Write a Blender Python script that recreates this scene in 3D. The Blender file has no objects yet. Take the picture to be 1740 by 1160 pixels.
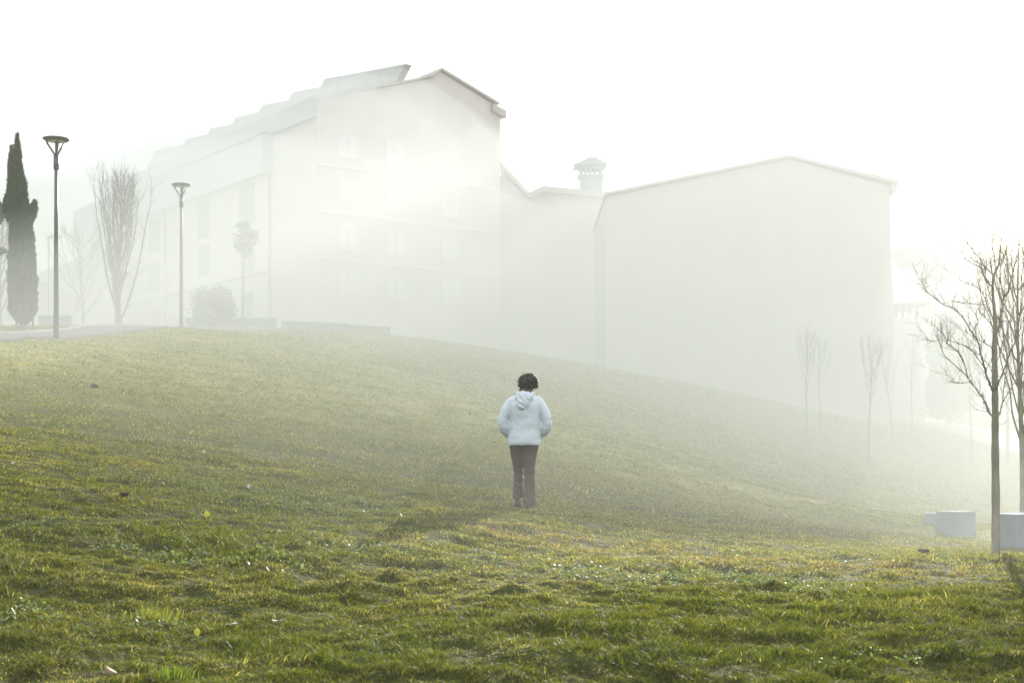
import bpy, bmesh, math, random
import numpy as np
from mathutils import Vector, Matrix, noise

random.seed(7)
RNG = np.random.default_rng(11)
SC = bpy.context.scene
COL = SC.collection
F = 2417.0            # focal length in photograph pixels (1740 wide)
PI = math.pi

# ------------------------------------------------------------------ camera
cam_d = bpy.data.cameras.new("camera")
cam = bpy.data.objects.new("camera", cam_d)
COL.objects.link(cam)
cam.location = (0, 0, 0)                      # eye height is z = 0, the ground here is at about -1.6
cam.rotation_euler = (PI / 2, 0, 0)
cam_d.sensor_width = 36
cam_d.lens = 36 * F / 1740
cam_d.shift_y = 220 / 1740
cam_d.clip_start = 0.1
cam_d.clip_end = 3000
cam_d.dof.use_dof = True
cam_d.dof.focus_distance = 17.3
cam_d.dof.aperture_fstop = 5.6
SC.camera = cam

# ------------------------------------------------------------------ light
SUN_AZ, SUN_EL = math.radians(16.0), math.radians(18.7)   # azimuth to the right of the view
world = bpy.data.worlds.new("World")
SC.world = world
world.use_nodes = True
wn, wl = world.node_tree.nodes, world.node_tree.links
wn.clear()
wo = wn.new("ShaderNodeOutputWorld")
bg = wn.new("ShaderNodeBackground")
bg.inputs[1].default_value = 0.049
sky = wn.new("ShaderNodeTexSky")
sky.sky_type = 'NISHITA'
sky.sun_disc = False
sky.sun_elevation = SUN_EL
sky.sun_rotation = SUN_AZ
sky.air_density = 1.0
sky.dust_density = 1.5
# thin banks of cloud across the sky
tc = wn.new("ShaderNodeTexCoord")
mp = wn.new("ShaderNodeMapping")
mp.inputs['Scale'].default_value = (1.6, 1.6, 9.0)
nz = wn.new("ShaderNodeTexNoise")
nz.inputs['Scale'].default_value = 1.9
nz.inputs['Detail'].default_value = 6
nz.inputs['Roughness'].default_value = 0.55
cr = wn.new("ShaderNodeValToRGB")
cr.color_ramp.elements[0].position = 0.42
cr.color_ramp.elements[1].position = 0.62
mxs = wn.new("ShaderNodeMix")
mxs.data_type = 'RGBA'
mxs.inputs[7].default_value = (11, 11.3, 11.8, 1)
wl.new(tc.outputs['Generated'], mp.inputs[0])
wl.new(mp.outputs[0], nz.inputs['Vector'])
wl.new(nz.outputs[0], cr.inputs[0])
sx = wn.new("ShaderNodeSeparateXYZ"); wl.new(tc.outputs['Generated'], sx.inputs[0])
hm = wn.new("ShaderNodeMapRange"); hm.inputs[1].default_value = 0.20; hm.inputs[2].default_value = 0.27
wl.new(sx.outputs[2], hm.inputs[0])
mxc = wn.new("ShaderNodeMath"); mxc.operation = 'MAXIMUM'
wl.new(cr.outputs[0], mxc.inputs[0]); wl.new(hm.outputs[0], mxc.inputs[1]); wl.new(mxc.outputs[0], mxs.inputs[0])
wl.new(sky.outputs[0], mxs.inputs[6])
wl.new(mxs.outputs[2], bg.inputs[0])
wl.new(bg.outputs[0], wo.inputs[0])

sun_d = bpy.data.lights.new("sun", 'SUN')
sun_d.energy = 5.0
sun_d.angle = math.radians(0.6)
sun_d.color = (1.0, 0.958, 0.865)
sun = bpy.data.objects.new("sun", sun_d)
COL.objects.link(sun)
SUN_DIR = Vector((math.sin(SUN_AZ) * math.cos(SUN_EL), math.cos(SUN_AZ) * math.cos(SUN_EL), math.sin(SUN_EL)))
sun.rotation_euler = SUN_DIR.to_track_quat('Z', 'Y').to_euler()
sun.location = (20, 60, 40)

HAZE_DENSITY = 0.0016
BANK_DENSITY = 0.0225
HAZE_G = -0.12
HAZE_COLOR = (0.972, 0.993, 0.988, 1)
SC.view_settings.view_transform = 'Standard'
SC.view_settings.look = 'None'
SC.view_settings.gamma = 1
SC.view_settings.exposure = 1.32
SC.render.engine = 'CYCLES'
SC.cycles.use_denoising = True
SC.cycles.max_bounces = 8
SC.cycles.volume_bounces = 3
SC.cycles.transparent_max_bounces = 8

# ------------------------------------------------------------------ helpers
def lerp(a, b, t): return a + (b - a) * t

def add_props(o, label=None, cat=None, group=None, kind=None):
    if label: o['label'] = label
    if cat: o['category'] = cat
    if group: o['group'] = group
    if kind: o['kind'] = kind
    return o

def thing(name, label, cat, loc=(0, 0, 0), rz=0, group=None):
    o = bpy.data.objects.new(name, None)
    COL.objects.link(o)
    o.empty_display_size = 0.2
    o.location = loc
    o.rotation_euler = (0, 0, rz)
    return add_props(o, label, cat, group)

def npmesh(name, V, quads=None, tris=None, smooth=False, cols=None):
    """fast mesh from numpy arrays"""
    me = bpy.data.meshes.new(name)
    V = np.asarray(V, dtype=np.float32)
    nq = 0 if quads is None else len(quads)
    nt = 0 if tris is None else len(tris)
    me.vertices.add(len(V))
    me.vertices.foreach_set('co', V.ravel())
    me.loops.add(nq * 4 + nt * 3)
    me.polygons.add(nq + nt)
    li = []
    if nq: li.append(np.asarray(quads, dtype=np.int32).ravel())
    if nt: li.append(np.asarray(tris, dtype=np.int32).ravel())
    me.loops.foreach_set('vertex_index', np.concatenate(li))
    starts = np.concatenate([np.arange(nq) * 4, nq * 4 + np.arange(nt) * 3]).astype(np.int32)
    me.polygons.foreach_set('loop_start', starts)
    try:
        tot = np.concatenate([np.full(nq, 4), np.full(nt, 3)]).astype(np.int32)
        me.polygons.foreach_set('loop_total', tot)
    except Exception:
        pass
    me.polygons.foreach_set('use_smooth', np.full(nq + nt, smooth))
    if cols is not None:
        at = me.color_attributes.new('tint', 'FLOAT_COLOR', 'POINT')
        c4 = np.ones((len(V), 4), dtype=np.float32)
        c4[:, :3] = cols
        at.data.foreach_set('color', c4.ravel())
    me.update()
    me.validate()
    return me

def obj(name, me, mat, parent=None, loc=None):
    o = bpy.data.objects.new(name, me)
    COL.objects.link(o)
    if mat is not None:
        me.materials.clear()
        me.materials.append(mat)
    if parent is not None: o.parent = parent
    if loc is not None: o.location = loc
    return o

class MB:
    """collects solids into one mesh"""
    def __init__(s): s.v = []; s.f = []
    def add(s, vs, fs):
        b = len(s.v)
        s.v += [tuple(v) for v in vs]
        s.f += [tuple(i + b for i in f) for f in fs]
    def box(s, x0, x1, y0, y1, z0, z1):
        s.add([(x0, y0, z0), (x1, y0, z0), (x1, y1, z0), (x0, y1, z0), (x0, y0, z1), (x1, y0, z1), (x1, y1, z1), (x0, y1, z1)],
              [(0, 3, 2, 1), (4, 5, 6, 7), (0, 1, 5, 4), (1, 2, 6, 5), (2, 3, 7, 6), (3, 0, 4, 7)])
    def prism(s, pts, vec):
        """closed polygon pts (3-D) pushed along vec"""
        n = len(pts)
        vec = Vector(vec)
        a = [Vector(p) for p in pts]
        b = [p + vec for p in a]
        s.add(a + b, [tuple(range(n - 1, -1, -1)), tuple(range(n, 2 * n))] + [(i, (i + 1) % n, n + (i + 1) % n, n + i) for i in range(n)])
    def tube(s, pts, rad, n=8, cap=True):
        pts = [Vector(p) for p in pts]
        if not hasattr(rad, '__len__'): rad = [rad] * len(pts)
        base = len(s.v)
        up = None
        for i, p in enumerate(pts):
            t = (pts[min(i + 1, len(pts) - 1)] - pts[max(i - 1, 0)])
            if t.length < 1e-9: t = Vector((0, 0, 1))
            t.normalize()
            if up is None:
                up = Vector((1, 0, 0)) if abs(t.x) < 0.8 else Vector((0, 1, 0))
            up = (up - t * up.dot(t))
            if up.length < 1e-6: up = t.orthogonal()
            up.normalize()
            w = t.cross(up)
            for k in range(n):
                a = 2 * PI * k / n
                s.v.append(tuple(p + (up * math.cos(a) + w * math.sin(a)) * rad[i]))
        m = len(pts)
        for i in range(m - 1):
            for k in range(n):
                a = base + i * n + k; b = base + i * n + (k + 1) % n
                s.f.append((a, b, b + n, a + n))
        if cap:
            s.f.append(tuple(base + k for k in range(n - 1, -1, -1)))
            s.f.append(tuple(base + (m - 1) * n + k for k in range(n)))
    def loft(s, rings, n=20):
        """rings: (cx, cy, cz, rx, ry[, tilt about x]) stacked ellipses"""
        base = len(s.v)
        for r in rings:
            cx, cy, cz, rx, ry = r[:5]
            tl = r[5] if len(r) > 5 else 0
            for k in range(n):
                a = 2 * PI * k / n
                dx, dy = rx * math.cos(a), ry * math.sin(a)
                s.v.append((cx + dx, cy + dy * math.cos(tl), cz + dy * math.sin(tl)))
        m = len(rings)
        for i in range(m - 1):
            for k in range(n):
                a = base + i * n + k; b = base + i * n + (k + 1) % n
                s.f.append((a, b, b + n, a + n))
        s.f.append(tuple(base + k for k in range(n - 1, -1, -1)))
        s.f.append(tuple(base + (m - 1) * n + k for k in range(n)))
    def ball(s, c, r, nu=12, nv=8):
        cx, cy, cz = c
        if not hasattr(r, '__len__'): r = (r, r, r)
        rings = []
        for j in range(nv + 1):
            th = PI * (j + 0.02) / (nv + 0.04)
            rings.append((cx, cy, cz - r[2] * math.cos(th), max(r[0] * math.sin(th), 1e-4), max(r[1] * math.sin(th), 1e-4)))
        s.loft(rings, nu)
    def mesh(s, name, smooth=False):
        me = bpy.data.meshes.new(name)
        me.from_pydata(s.v, [], s.f)
        me.update()
        if smooth: me.polygons.foreach_set('use_smooth', [True] * len(me.polygons))
        return me
    def build(s, name, mat, parent=None, smooth=False, bevel=0):
        me = s.mesh(name, smooth)
        o = obj(name, me, mat, parent)
        if bevel:
            md = o.modifiers.new('bevel', 'BEVEL'); md.width = bevel; md.segments = 2; md.limit_method = 'ANGLE'
        return o

def fused(mb, name, voxel, smooth_it=4, deform=None):
    """melt overlapping closed shapes into one continuous skin"""
    me = mb.mesh(name)
    o = bpy.data.objects.new(name, me)
    COL.objects.link(o)
    r = o.modifiers.new('r', 'REMESH'); r.mode = 'VOXEL'; r.voxel_size = voxel
    if smooth_it:
        q = o.modifiers.new('s', 'SMOOTH'); q.iterations = smooth_it; q.factor = 0.5
    dg = bpy.context.evaluated_depsgraph_get()
    dg.update()
    out = bpy.data.meshes.new_from_object(o.evaluated_get(dg))
    bpy.data.objects.remove(o)
    bpy.data.meshes.remove(me)
    out.name = name
    if deform:
        for v in out.vertices: v.co = deform(v.co, v.normal)
    out.polygons.foreach_set('use_smooth', [True] * len(out.polygons))
    out.update()
    return out

# numpy value noise -------------------------------------------------
def vnoise(x, y, seed=0):
    x = np.asarray(x, dtype=np.float64); y = np.asarray(y, dtype=np.float64)
    xi = np.floor(x).astype(np.int64); yi = np.floor(y).astype(np.int64)
    xf = x - xi; yf = y - yi
    u = xf * xf * (3 - 2 * xf); v = yf * yf * (3 - 2 * yf)
    def h(a, b):
        n = (a * 374761393 + b * 668265263 + seed * 982451653) & 0xffffffff
        n = ((n ^ (n >> 13)) * 1274126177) & 0xffffffff
        n = (n ^ (n >> 16)) & 0xffffffff
        return n / 4294967295.0
    return (h(xi, yi) * (1 - u) + h(xi + 1, yi) * u) * (1 - v) + (h(xi, yi + 1) * (1 - u) + h(xi + 1, yi + 1) * u) * v

def fbm(x, y, seed=0, oct=4):
    s = 0; a = 0.5; t = 0
    for i in range(oct):
        s = s + a * vnoise(x * 2 ** i, y * 2 ** i, seed + i * 17); t += a; a *= 0.55
    return s / t

def sstep(a, b, x):
    t = np.clip((x - a) / (b - a), 0, 1)
    return t * t * (3 - 2 * t)

# ------------------------------------------------------------------ materials
def new_mat(name):
    m = bpy.data.materials.new(name)
    m.use_nodes = True
    m.node_tree.nodes.clear()
    return m, m.node_tree.nodes, m.node_tree.links

def surf(name, c1, c2=None, scale=4.0, rough=0.8, bump=0.0, bscale=None, spec=0.3, detail=5, stretch=(1, 1, 1), metal=0.0, coat=0):
    m, n, l = new_mat(name)
    out = n.new('ShaderNodeOutputMaterial'); p = n.new('ShaderNodeBsdfPrincipled')
    p.inputs['Roughness'].default_value = rough
    p.inputs['Specular IOR Level'].default_value = spec
    p.inputs['Metallic'].default_value = metal
    l.new(p.outputs[0], out.inputs[0])
    t = n.new('ShaderNodeTexCoord'); mp = n.new('ShaderNodeMapping'); mp.inputs['Scale'].default_value = stretch
    l.new(t.outputs['Object'], mp.inputs[0])
    nz = n.new('ShaderNodeTexNoise'); nz.inputs['Scale'].default_value = scale; nz.inputs['Detail'].default_value = detail
    l.new(mp.outputs[0], nz.inputs['Vector'])
    mx = n.new('ShaderNodeMix'); mx.data_type = 'RGBA'
    mx.inputs[6].default_value = (*c1, 1); mx.inputs[7].default_value = (*(c2 or c1), 1)
    rp = n.new('ShaderNodeValToRGB'); rp.color_ramp.elements[0].position = 0.35; rp.color_ramp.elements[1].position = 0.65
    l.new(nz.outputs[0], rp.inputs[0]); l.new(rp.outputs[0], mx.inputs[0]); l.new(mx.outputs[2], p.inputs['Base Color'])
    if bump:
        b = n.new('ShaderNodeBump'); b.inputs['Strength'].default_value = 1.0; b.inputs['Distance'].default_value = bump
        nb = n.new('ShaderNodeTexNoise'); nb.inputs['Scale'].default_value = bscale or scale * 5; nb.inputs['Detail'].default_value = 6
        l.new(mp.outputs[0], nb.inputs['Vector']); l.new(nb.outputs[0], b.inputs['Height']); l.new(b.outputs[0], p.inputs['Normal'])
    return m

def leafy(name, trans=0.45, rough=0.5, spec=0.35, base=None):
    """leaf / blade material tinted by the mesh's own per-blade colour"""
    m, n, l = new_mat(name)
    out = n.new('ShaderNodeOutputMaterial'); p = n.new('ShaderNodeBsdfPrincipled')
    p.inputs['Roughness'].default_value = rough; p.inputs['Specular IOR Level'].default_value = spec
    tr = n.new('ShaderNodeBsdfTranslucent'); mx = n.new('ShaderNodeMixShader'); mx.inputs[0].default_value = trans
    a = n.new('ShaderNodeVertexColor'); a.layer_name = 'tint'
    g = n.new('ShaderNodeMix'); g.data_type = 'RGBA'; g.blend_type = 'MULTIPLY'; g.inputs[0].default_value = 1
    g.inputs[7].default_value = (1.6, 1.5, 0.7, 1)
    l.new(a.outputs[0], p.inputs['Base Color']); l.new(a.outputs[0], g.inputs[6]); l.new(g.outputs[2], tr.inputs[0])
    l.new(p.outputs[0], mx.inputs[1]); l.new(tr.outputs[0], mx.inputs[2]); l.new(mx.outputs[0], out.inputs[0])
    return m

M = {}
M['bark'] = surf('bark', (0.34, 0.32, 0.25), (0.21, 0.20, 0.155), 14, 0.9, 0.004, 60, stretch=(1, 1, 0.25))
M['bark_far'] = surf('bark_far', (0.22, 0.21, 0.18), (0.16, 0.15, 0.13), 6, 0.9)
M['lamp'] = surf('lamp_metal', (0.11, 0.12, 0.115), (0.085, 0.09, 0.088), 3, 0.45, spec=0.5, metal=0.3)
M['lampglass'] = surf('lamp_glass', (0.5, 0.52, 0.48), (0.42, 0.45, 0.42), 5, 0.3, spec=0.5)
M['concrete'] = surf('concrete', (0.27, 0.31, 0.34), (0.19, 0.22, 0.24), 2.2, 0.85, 0.002, 60)
M['slab'] = surf('slab', (0.40, 0.40, 0.38), (0.32, 0.32, 0.31), 3, 0.8, 0.002, 50)
M['asphalt'] = surf('asphalt', (0.16, 0.16, 0.155), (0.12, 0.12, 0.12), 2, 0.85, 0.004, 90)
M['paving'] = surf('paving', (0.42, 0.41, 0.38), (0.34, 0.33, 0.31), 0.6, 0.6, 0.003, 40)
M['kerb'] = surf('kerb', (0.40, 0.40, 0.37), (0.33, 0.33, 0.31), 4, 0.8)
M['render'] = surf('render_wall', (0.55, 0.52, 0.48), (0.49, 0.46, 0.43), 0.5, 0.9, 0.004, 25)
M['render_pale'] = surf('render_pale', (0.62, 0.61, 0.58), (0.56, 0.55, 0.53), 0.5, 0.9, 0.004, 25)
M['fascia'] = surf('fascia_panel', (0.40, 0.46, 0.46), (0.36, 0.41, 0.41), 0.7, 0.6)
M['roof'] = surf('roof_tile', (0.42, 0.39, 0.36), (0.35, 0.32, 0.30), 1.5, 0.85, 0.02, 12)
M['metal_roof'] = surf('metal_roof', (0.34, 0.36, 0.35), (0.29, 0.31, 0.30), 1.0, 0.6)
M['glass'] = surf('window_glass', (0.04, 0.05, 0.055), (0.03, 0.035, 0.04), 0.6, 0.15, spec=0.6)
M['frame'] = surf('window_frame', (0.10, 0.13, 0.12), (0.08, 0.10, 0.10), 3, 0.6)
M['pipe'] = surf('downpipe_metal', (0.10, 0.10, 0.09), (0.08, 0.08, 0.07), 3, 0.5)
M['wood'] = surf('stake_wood', (0.20, 0.15, 0.09), (0.13, 0.10, 0.07), 12, 0.85)
M['skin'] = surf('skin', (0.42, 0.24, 0.16), (0.36, 0.20, 0.13), 9, 0.55)
M['hoodie'] = surf('hoodie_cotton', (0.66, 0.74, 0.80), (0.58, 0.66, 0.72), 60, 0.95, 0.0025, 240, spec=0.15)
M['trousers'] = surf('trouser_cloth', (0.105, 0.070, 0.045), (0.078, 0.050, 0.034), 25, 0.8, 0.002, 150, spec=0.3)
M['shoe'] = surf('shoe_leather', (0.045, 0.03, 0.026), (0.03, 0.02, 0.018), 20, 0.4, spec=0.5)
M['scarf'] = surf('collar_cloth', (0.06, 0.045, 0.03), (0.16, 0.12, 0.07), 45, 0.9)
M['hair'] = surf('hair', (0.035, 0.027, 0.018), (0.055, 0.042, 0.028), 40, 0.5, spec=0.4)
M['clod'] = surf('soil', (0.035, 0.026, 0.018), (0.055, 0.040, 0.026), 30, 0.95, 0.006, 60)
M['yellow_leaf'] = surf('yellow_leaf', (0.75, 0.72, 0.10), (0.65, 0.58, 0.08), 30, 0.5)
M['brown_leaf'] = surf('brown_leaf', (0.22, 0.15, 0.09), (0.14, 0.09, 0.05), 30, 0.7)
M['white_petal'] = surf('white_petal', (0.75, 0.72, 0.68), (0.65, 0.62, 0.58), 30, 0.6)
M['blade'] = leafy('grass_blade', 0.5, 0.55, 0.28)
M['clover'] = leafy('clover_leaf', 0.4, 0.5, 0.3)
M['leaf'] = leafy('evergreen_leaf', 0.15, 0.6, 0.3)

# ------------------------------------------------------------------ terrain
def wpt(px, d, py): return ((px - 870) / F * d, d, (800 - py) / F * d)
TAB = {
 -250: {5: 1330, 12: 840, 20: 680, 35: 565, 50: 550, 80: 550},
 0:    {4: 1760, 7.4: 1143, 12: 870, 17.3: 745, 25: 648, 35: 580, 46: 562, 60: 559, 80: 558, 110: 558, 140: 558},
 300:  {7.4: 1160, 12: 908, 17.3: 786, 25: 689, 35: 620, 49: 559, 70: 559, 100: 559, 140: 559},
 600:  {4: 1780, 7.4: 1170, 12: 932, 17.3: 826, 25: 727, 35: 657, 50: 600, 70: 566, 90: 563, 140: 561},
 900:  {7.4: 1175, 12: 951, 17.3: 861, 25: 776, 35: 714, 50: 655, 70: 612, 85: 603, 110: 602, 140: 603},
 1200: {4: 1790, 7.4: 1176, 12: 972, 17.3: 905, 25: 848, 35: 793, 50: 732, 70: 676, 85: 656, 110: 652},
 1500: {7.4: 1172, 12: 981, 17.3: 933, 25: 902, 35: 868, 50: 816, 70: 756, 90: 712, 110: 690, 140: 685},
 1740: {7.4: 1165, 12: 972, 15: 945, 18.5: 935, 26: 912, 35: 897, 45: 880, 60: 832, 80: 768, 100: 735, 140: 712},
 2000: {7.4: 1160, 15: 950, 30: 915, 60: 840, 100: 745},
}
CP = []
for px, row in TAB.items():
    for d, py in row.items(): CP.append(wpt(px, d, py))
CP += [(-60, 50, 7.5), (-120, 50, 9), (-120, 150, 16), (-60, 0, 3), (-120, -30, 2), (0, -40, -4), (0, -5, -1.9), (-8, 2, -0.9), (8, 2, -1.5), (60, 0, -3),
       (120, 0, -3), (120, 100, 2), (60, 50, -1.8), (60, 150, 5), (160, 240, 7), (0, 240, 15), (-160, 240, 17), (-160, 20, 8), (160, -40, -3), (-160, -40, 2), (160, 20, -3)]
CP = np.array(CP)
def _tps_fit(P, lam=0.6):
    n = len(P)
    d = np.linalg.norm(P[:, None, :2] - P[None, :, :2], axis=2)
    K = np.where(d > 0, d * d * np.log(d + 1e-9), 0) + lam * np.eye(n)
    Q = np.hstack([np.ones((n, 1)), P[:, :2]])
    A = np.zeros((n + 3, n + 3)); A[:n, :n] = K; A[:n, n:] = Q; A[n:, :n] = Q.T
    return np.linalg.solve(A, np.concatenate([P[:, 2], np.zeros(3)]))
TW = _tps_fit(CP)
def gz(x, y):
    """smooth ground height"""
    x = np.atleast_1d(np.asarray(x, float)); y = np.atleast_1d(np.asarray(y, float))
    sh = x.shape; x = x.ravel(); y = y.ravel()
    r = np.full(x.shape, TW[-3]) + TW[-2] * x + TW[-1] * y
    for i in range(len(CP)):
        d2 = (x - CP[i, 0]) ** 2 + (y - CP[i, 1]) ** 2 + 1e-9
        r += TW[i] * 0.5 * d2 * np.log(d2)
    return r.reshape(sh)
def micro(x, y):
    """lumps and hollows of a rough lawn"""
    x = np.asarray(x, float); y = np.asarray(y, float)
    d = np.hypot(x, y)
    a = sstep(60, 25, d) if False else 1 - sstep(25, 60, d)
    return ((fbm(x * 1.1, y * 1.1, 3, 3) - 0.5) * 0.13 + (fbm(x * 4.5, y * 4.5, 9, 3) - 0.5) * 0.085 * (1 - sstep(10, 25, d)) ) * (0.35 + 0.65 * a)
def ground(x, y):
    return gz(x, y) + micro(x, y)
def g1(x, y): return float(ground(np.array([x]), np.array([y]))[0])
def at(px, d):
    x = (px - 870) / F * d
    return Vector((x, d, g1(x, d)))
def solve(px, py, dmin=5, dmax=150):
    d = np.linspace(dmin, dmax, 1500)
    x = (px - 870) / F * d
    pr = 800 - gz(x, d) / d * F
    i = int(np.argmin(np.abs(pr - py)))
    return float(d[i])
def un(px, py, d): return Vector(((px - 870) / F * d, d, (800 - py) / F * d))

def axis(lo, hi, c, n, k):
    t = np.linspace(math.asinh((lo - c) / k), math.asinh((hi - c) / k), n)
    return c + k * np.sinh(t)
gx = axis(-160, 160, 0.5, 560, 2.6)
gy = axis(-40, 245, 9.5, 620, 3.0)
GX, GY = np.meshgrid(gx, gy)
GZ = ground(GX, GY)
nx, ny = len(gx), len(gy)
idx = np.arange(nx * ny).reshape(ny, nx)
quads = np.stack([idx[:-1, :-1], idx[:-1, 1:], idx[1:, 1:], idx[1:, :-1]], axis=-1).reshape(-1, 4)

# what grows where: shared by soil and blades ----------------------
def pix(x, y):
    x = np.asarray(x, float); y = np.asarray(y, float)
    return 870 + x / y * F
def patches(x, y):
    """dryness with painted upslope brightening, bareness, lushness, yellow moss in 0..1"""
    x = np.asarray(x, float); y = np.asarray(y, float)
    n1 = fbm(x * 0.30 + 3, y * 0.55 + 7, 21, 4)
    n2 = fbm(x * 0.9, y * 1.4, 31, 4)
    n3 = fbm(x * 2.6, y * 3.4, 41, 3)
    dry_bright = sstep(0.50, 0.68, n1 * 0.6 + n2 * 0.4)
    dry_bright = np.clip(dry_bright + 0.75 * sstep(9.5, 12.5, y + 1.5 * (n2 - .5)) * (1 - sstep(20, 30, y)) * sstep(-2.5, 1.0, x) + 0.5 * sstep(13, 20, y), 0, 1.3)  # last term is no dryness: brightens the dull upslope grass through its colour
    # worn band that crosses the lawn below the person, to the right
    def band(x0, y0, x1, y1, w):
        dx, dy = x1 - x0, y1 - y0; L2 = dx * dx + dy * dy
        t = np.clip(((x - x0) * dx + (y - y0) * dy) / L2, 0, 1)
        dd = np.hypot(x - x0 - t * dx, y - y0 - t * dy)
        return 1 - sstep(w * 0.35, w, dd + (n2 - 0.5) * w * 1.2)
    worn = np.maximum(band(0.1, 14.3, 1.8, 13.2, 1.1), band(1.6, 13.4, 3.4, 12.3, 0.95))
    bare = sstep(0.60, 0.74, n2) * 0.6 * sstep(0.4, 0.6, n3 + 0.1)
    lush = sstep(0.52, 0.66, fbm(x * 0.8 + 9, y * 1.1 + 2, 55, 3)) * (1 - sstep(10, 15, y))
    yel = 0.75 * sstep(0.68, 0.80, fbm(x * 1.1, y * 1.3, 77, 4)) * sstep(12, 17, y) * (1 - sstep(0, 3, x))
    return dry_bright, bare, lush, yel, worn * 0.45 * (0.4 + 0.8 * n3)

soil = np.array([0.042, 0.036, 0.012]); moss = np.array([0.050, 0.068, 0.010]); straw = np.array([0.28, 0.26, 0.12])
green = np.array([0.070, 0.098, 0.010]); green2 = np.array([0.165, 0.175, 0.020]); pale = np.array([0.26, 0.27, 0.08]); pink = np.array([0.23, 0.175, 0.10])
fx, fy = GX.ravel(), np.maximum(GY.ravel(), 0.5)
dry_bright, bare, lush, yel, worn = patches(fx, fy)
dist = np.hypot(fx, fy)
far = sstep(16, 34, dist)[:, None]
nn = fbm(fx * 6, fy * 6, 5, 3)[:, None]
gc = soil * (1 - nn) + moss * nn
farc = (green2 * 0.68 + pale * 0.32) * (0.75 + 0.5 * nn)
farc = farc * (1 - 0.5 * dry_bright[:, None]) + straw * 0.55 * dry_bright[:, None]
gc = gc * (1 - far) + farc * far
gc = gc * (1 - 0.6 * worn[:, None]) + pink * 0.8 * 0.6 * worn[:, None]
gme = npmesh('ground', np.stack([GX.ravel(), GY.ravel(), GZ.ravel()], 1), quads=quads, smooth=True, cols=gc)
m, n, l = new_mat('lawn_soil')
out = n.new('ShaderNodeOutputMaterial'); p = n.new('ShaderNodeBsdfPrincipled'); p.inputs['Roughness'].default_value = 0.95; p.inputs['Specular IOR Level'].default_value = 0.1
a = n.new('ShaderNodeVertexColor'); a.layer_name = 'tint'
t = n.new('ShaderNodeTexCoord'); nz = n.new('ShaderNodeTexNoise'); nz.inputs['Scale'].default_value = 7; nz.inputs['Detail'].default_value = 8; nz.inputs['Roughness'].default_value = 0.65
mr = n.new('ShaderNodeMapRange'); mr.inputs[1].default_value = 0.3; mr.inputs[2].default_value = 0.7; mr.inputs[3].default_value = 0.55; mr.inputs[4].default_value = 1.5
mm = n.new('ShaderNodeMix'); mm.data_type = 'RGBA'; mm.blend_type = 'MULTIPLY'; mm.inputs[0].default_value = 1
l.new(t.outputs['Object'], nz.inputs['Vector']); l.new(nz.outputs[0], mr.inputs[0]); l.new(mr.outputs[0], mm.inputs[7]); l.new(a.outputs[0], mm.inputs[6]); l.new(mm.outputs[2], p.inputs['Base Color'])
b = n.new('ShaderNodeBump'); b.inputs['Distance'].default_value = 0.05; nb = n.new('ShaderNodeTexNoise'); nb.inputs['Scale'].default_value = 18; nb.inputs['Detail'].default_value = 8
l.new(t.outputs['Object'], nb.inputs['Vector']); l.new(nb.outputs[0], b.inputs['Height']); l.new(b.outputs[0], p.inputs['Normal']); l.new(p.outputs[0], out.inputs[0])
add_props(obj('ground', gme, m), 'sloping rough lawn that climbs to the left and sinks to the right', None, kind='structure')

# ------------------------------------------------------------------ draped strips (paths)
def strip(left, right, h, nsub=6, cross=6):
    """sheet between two polylines of (x, y), laid h above the ground, with sides"""
    def dens(pl):
        o = []
        for a, b in zip(pl[:-1], pl[1:]):
            for k in range(nsub): o.append((lerp(a[0], b[0], k / nsub), lerp(a[1], b[1], k / nsub)))
        return o + [pl[-1]]
    A, B = dens(left), dens(right)
    mb = MB()
    rows = []
    for a, b in zip(A, B):
        r = []
        for k in range(cross + 1):
            x, y = lerp(a[0], b[0], k / cross), lerp(a[1], b[1], k / cross)
            r.append((x, y, g1(x, y) + h))
        rows.append([(r[0][0], r[0][1], r[0][2] - h - 0.15)] + r + [(r[-1][0], r[-1][1], r[-1][2] - h - 0.15)])
    w = cross + 3
    V = [v for r in rows for v in r]
    Fc = [(i * w + k, i * w + k + 1, (i + 1) * w + k + 1, (i + 1) * w + k) for i in range(len(rows) - 1) for k in range(w - 1)]
    mb.add(V, Fc)
    return mb
def pl(pts): return [((px - 870) / F * d, d) for px, d in pts]
near_edge = pl([(-420, 27.5), (-200, 30.5), (0, 35.3), (80, 38.6), (180, 44), (300, 51), (420, 62), (560, 82)])
far_edge = pl([(-420, 30.5), (-200, 34), (0, 39.5), (80, 43.5), (170, 50), (280, 58), (400, 71), (540, 92)])
far_kerb = pl([(-420, 30.62), (-200, 34.15), (0, 39.7), (80, 43.75), (170, 50.3), (280, 58.4), (400, 71.5), (540, 92.8)])
add_props(strip(near_edge, far_edge, 0.06).build('path', M['asphalt']), 'grey asphalt path crossing behind the nearer street lamp', None, kind='structure')
add_props(strip(far_edge, far_kerb, 0.11, cross=1).build('kerb', M['kerb']), 'pale kerb along the far side of the asphalt path', None, kind='structure')
add_props(strip(pl([(1530, 96), (1600, 88), (1660, 83), (1740, 78), (1900, 73)]), pl([(1535, 104), (1600, 101), (1660, 99), (1740, 98), (1900, 96)]), 0.06).build('pavement', M['paving']),
          'bright paved walk in the hollow at the right', None, kind='structure')

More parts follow.
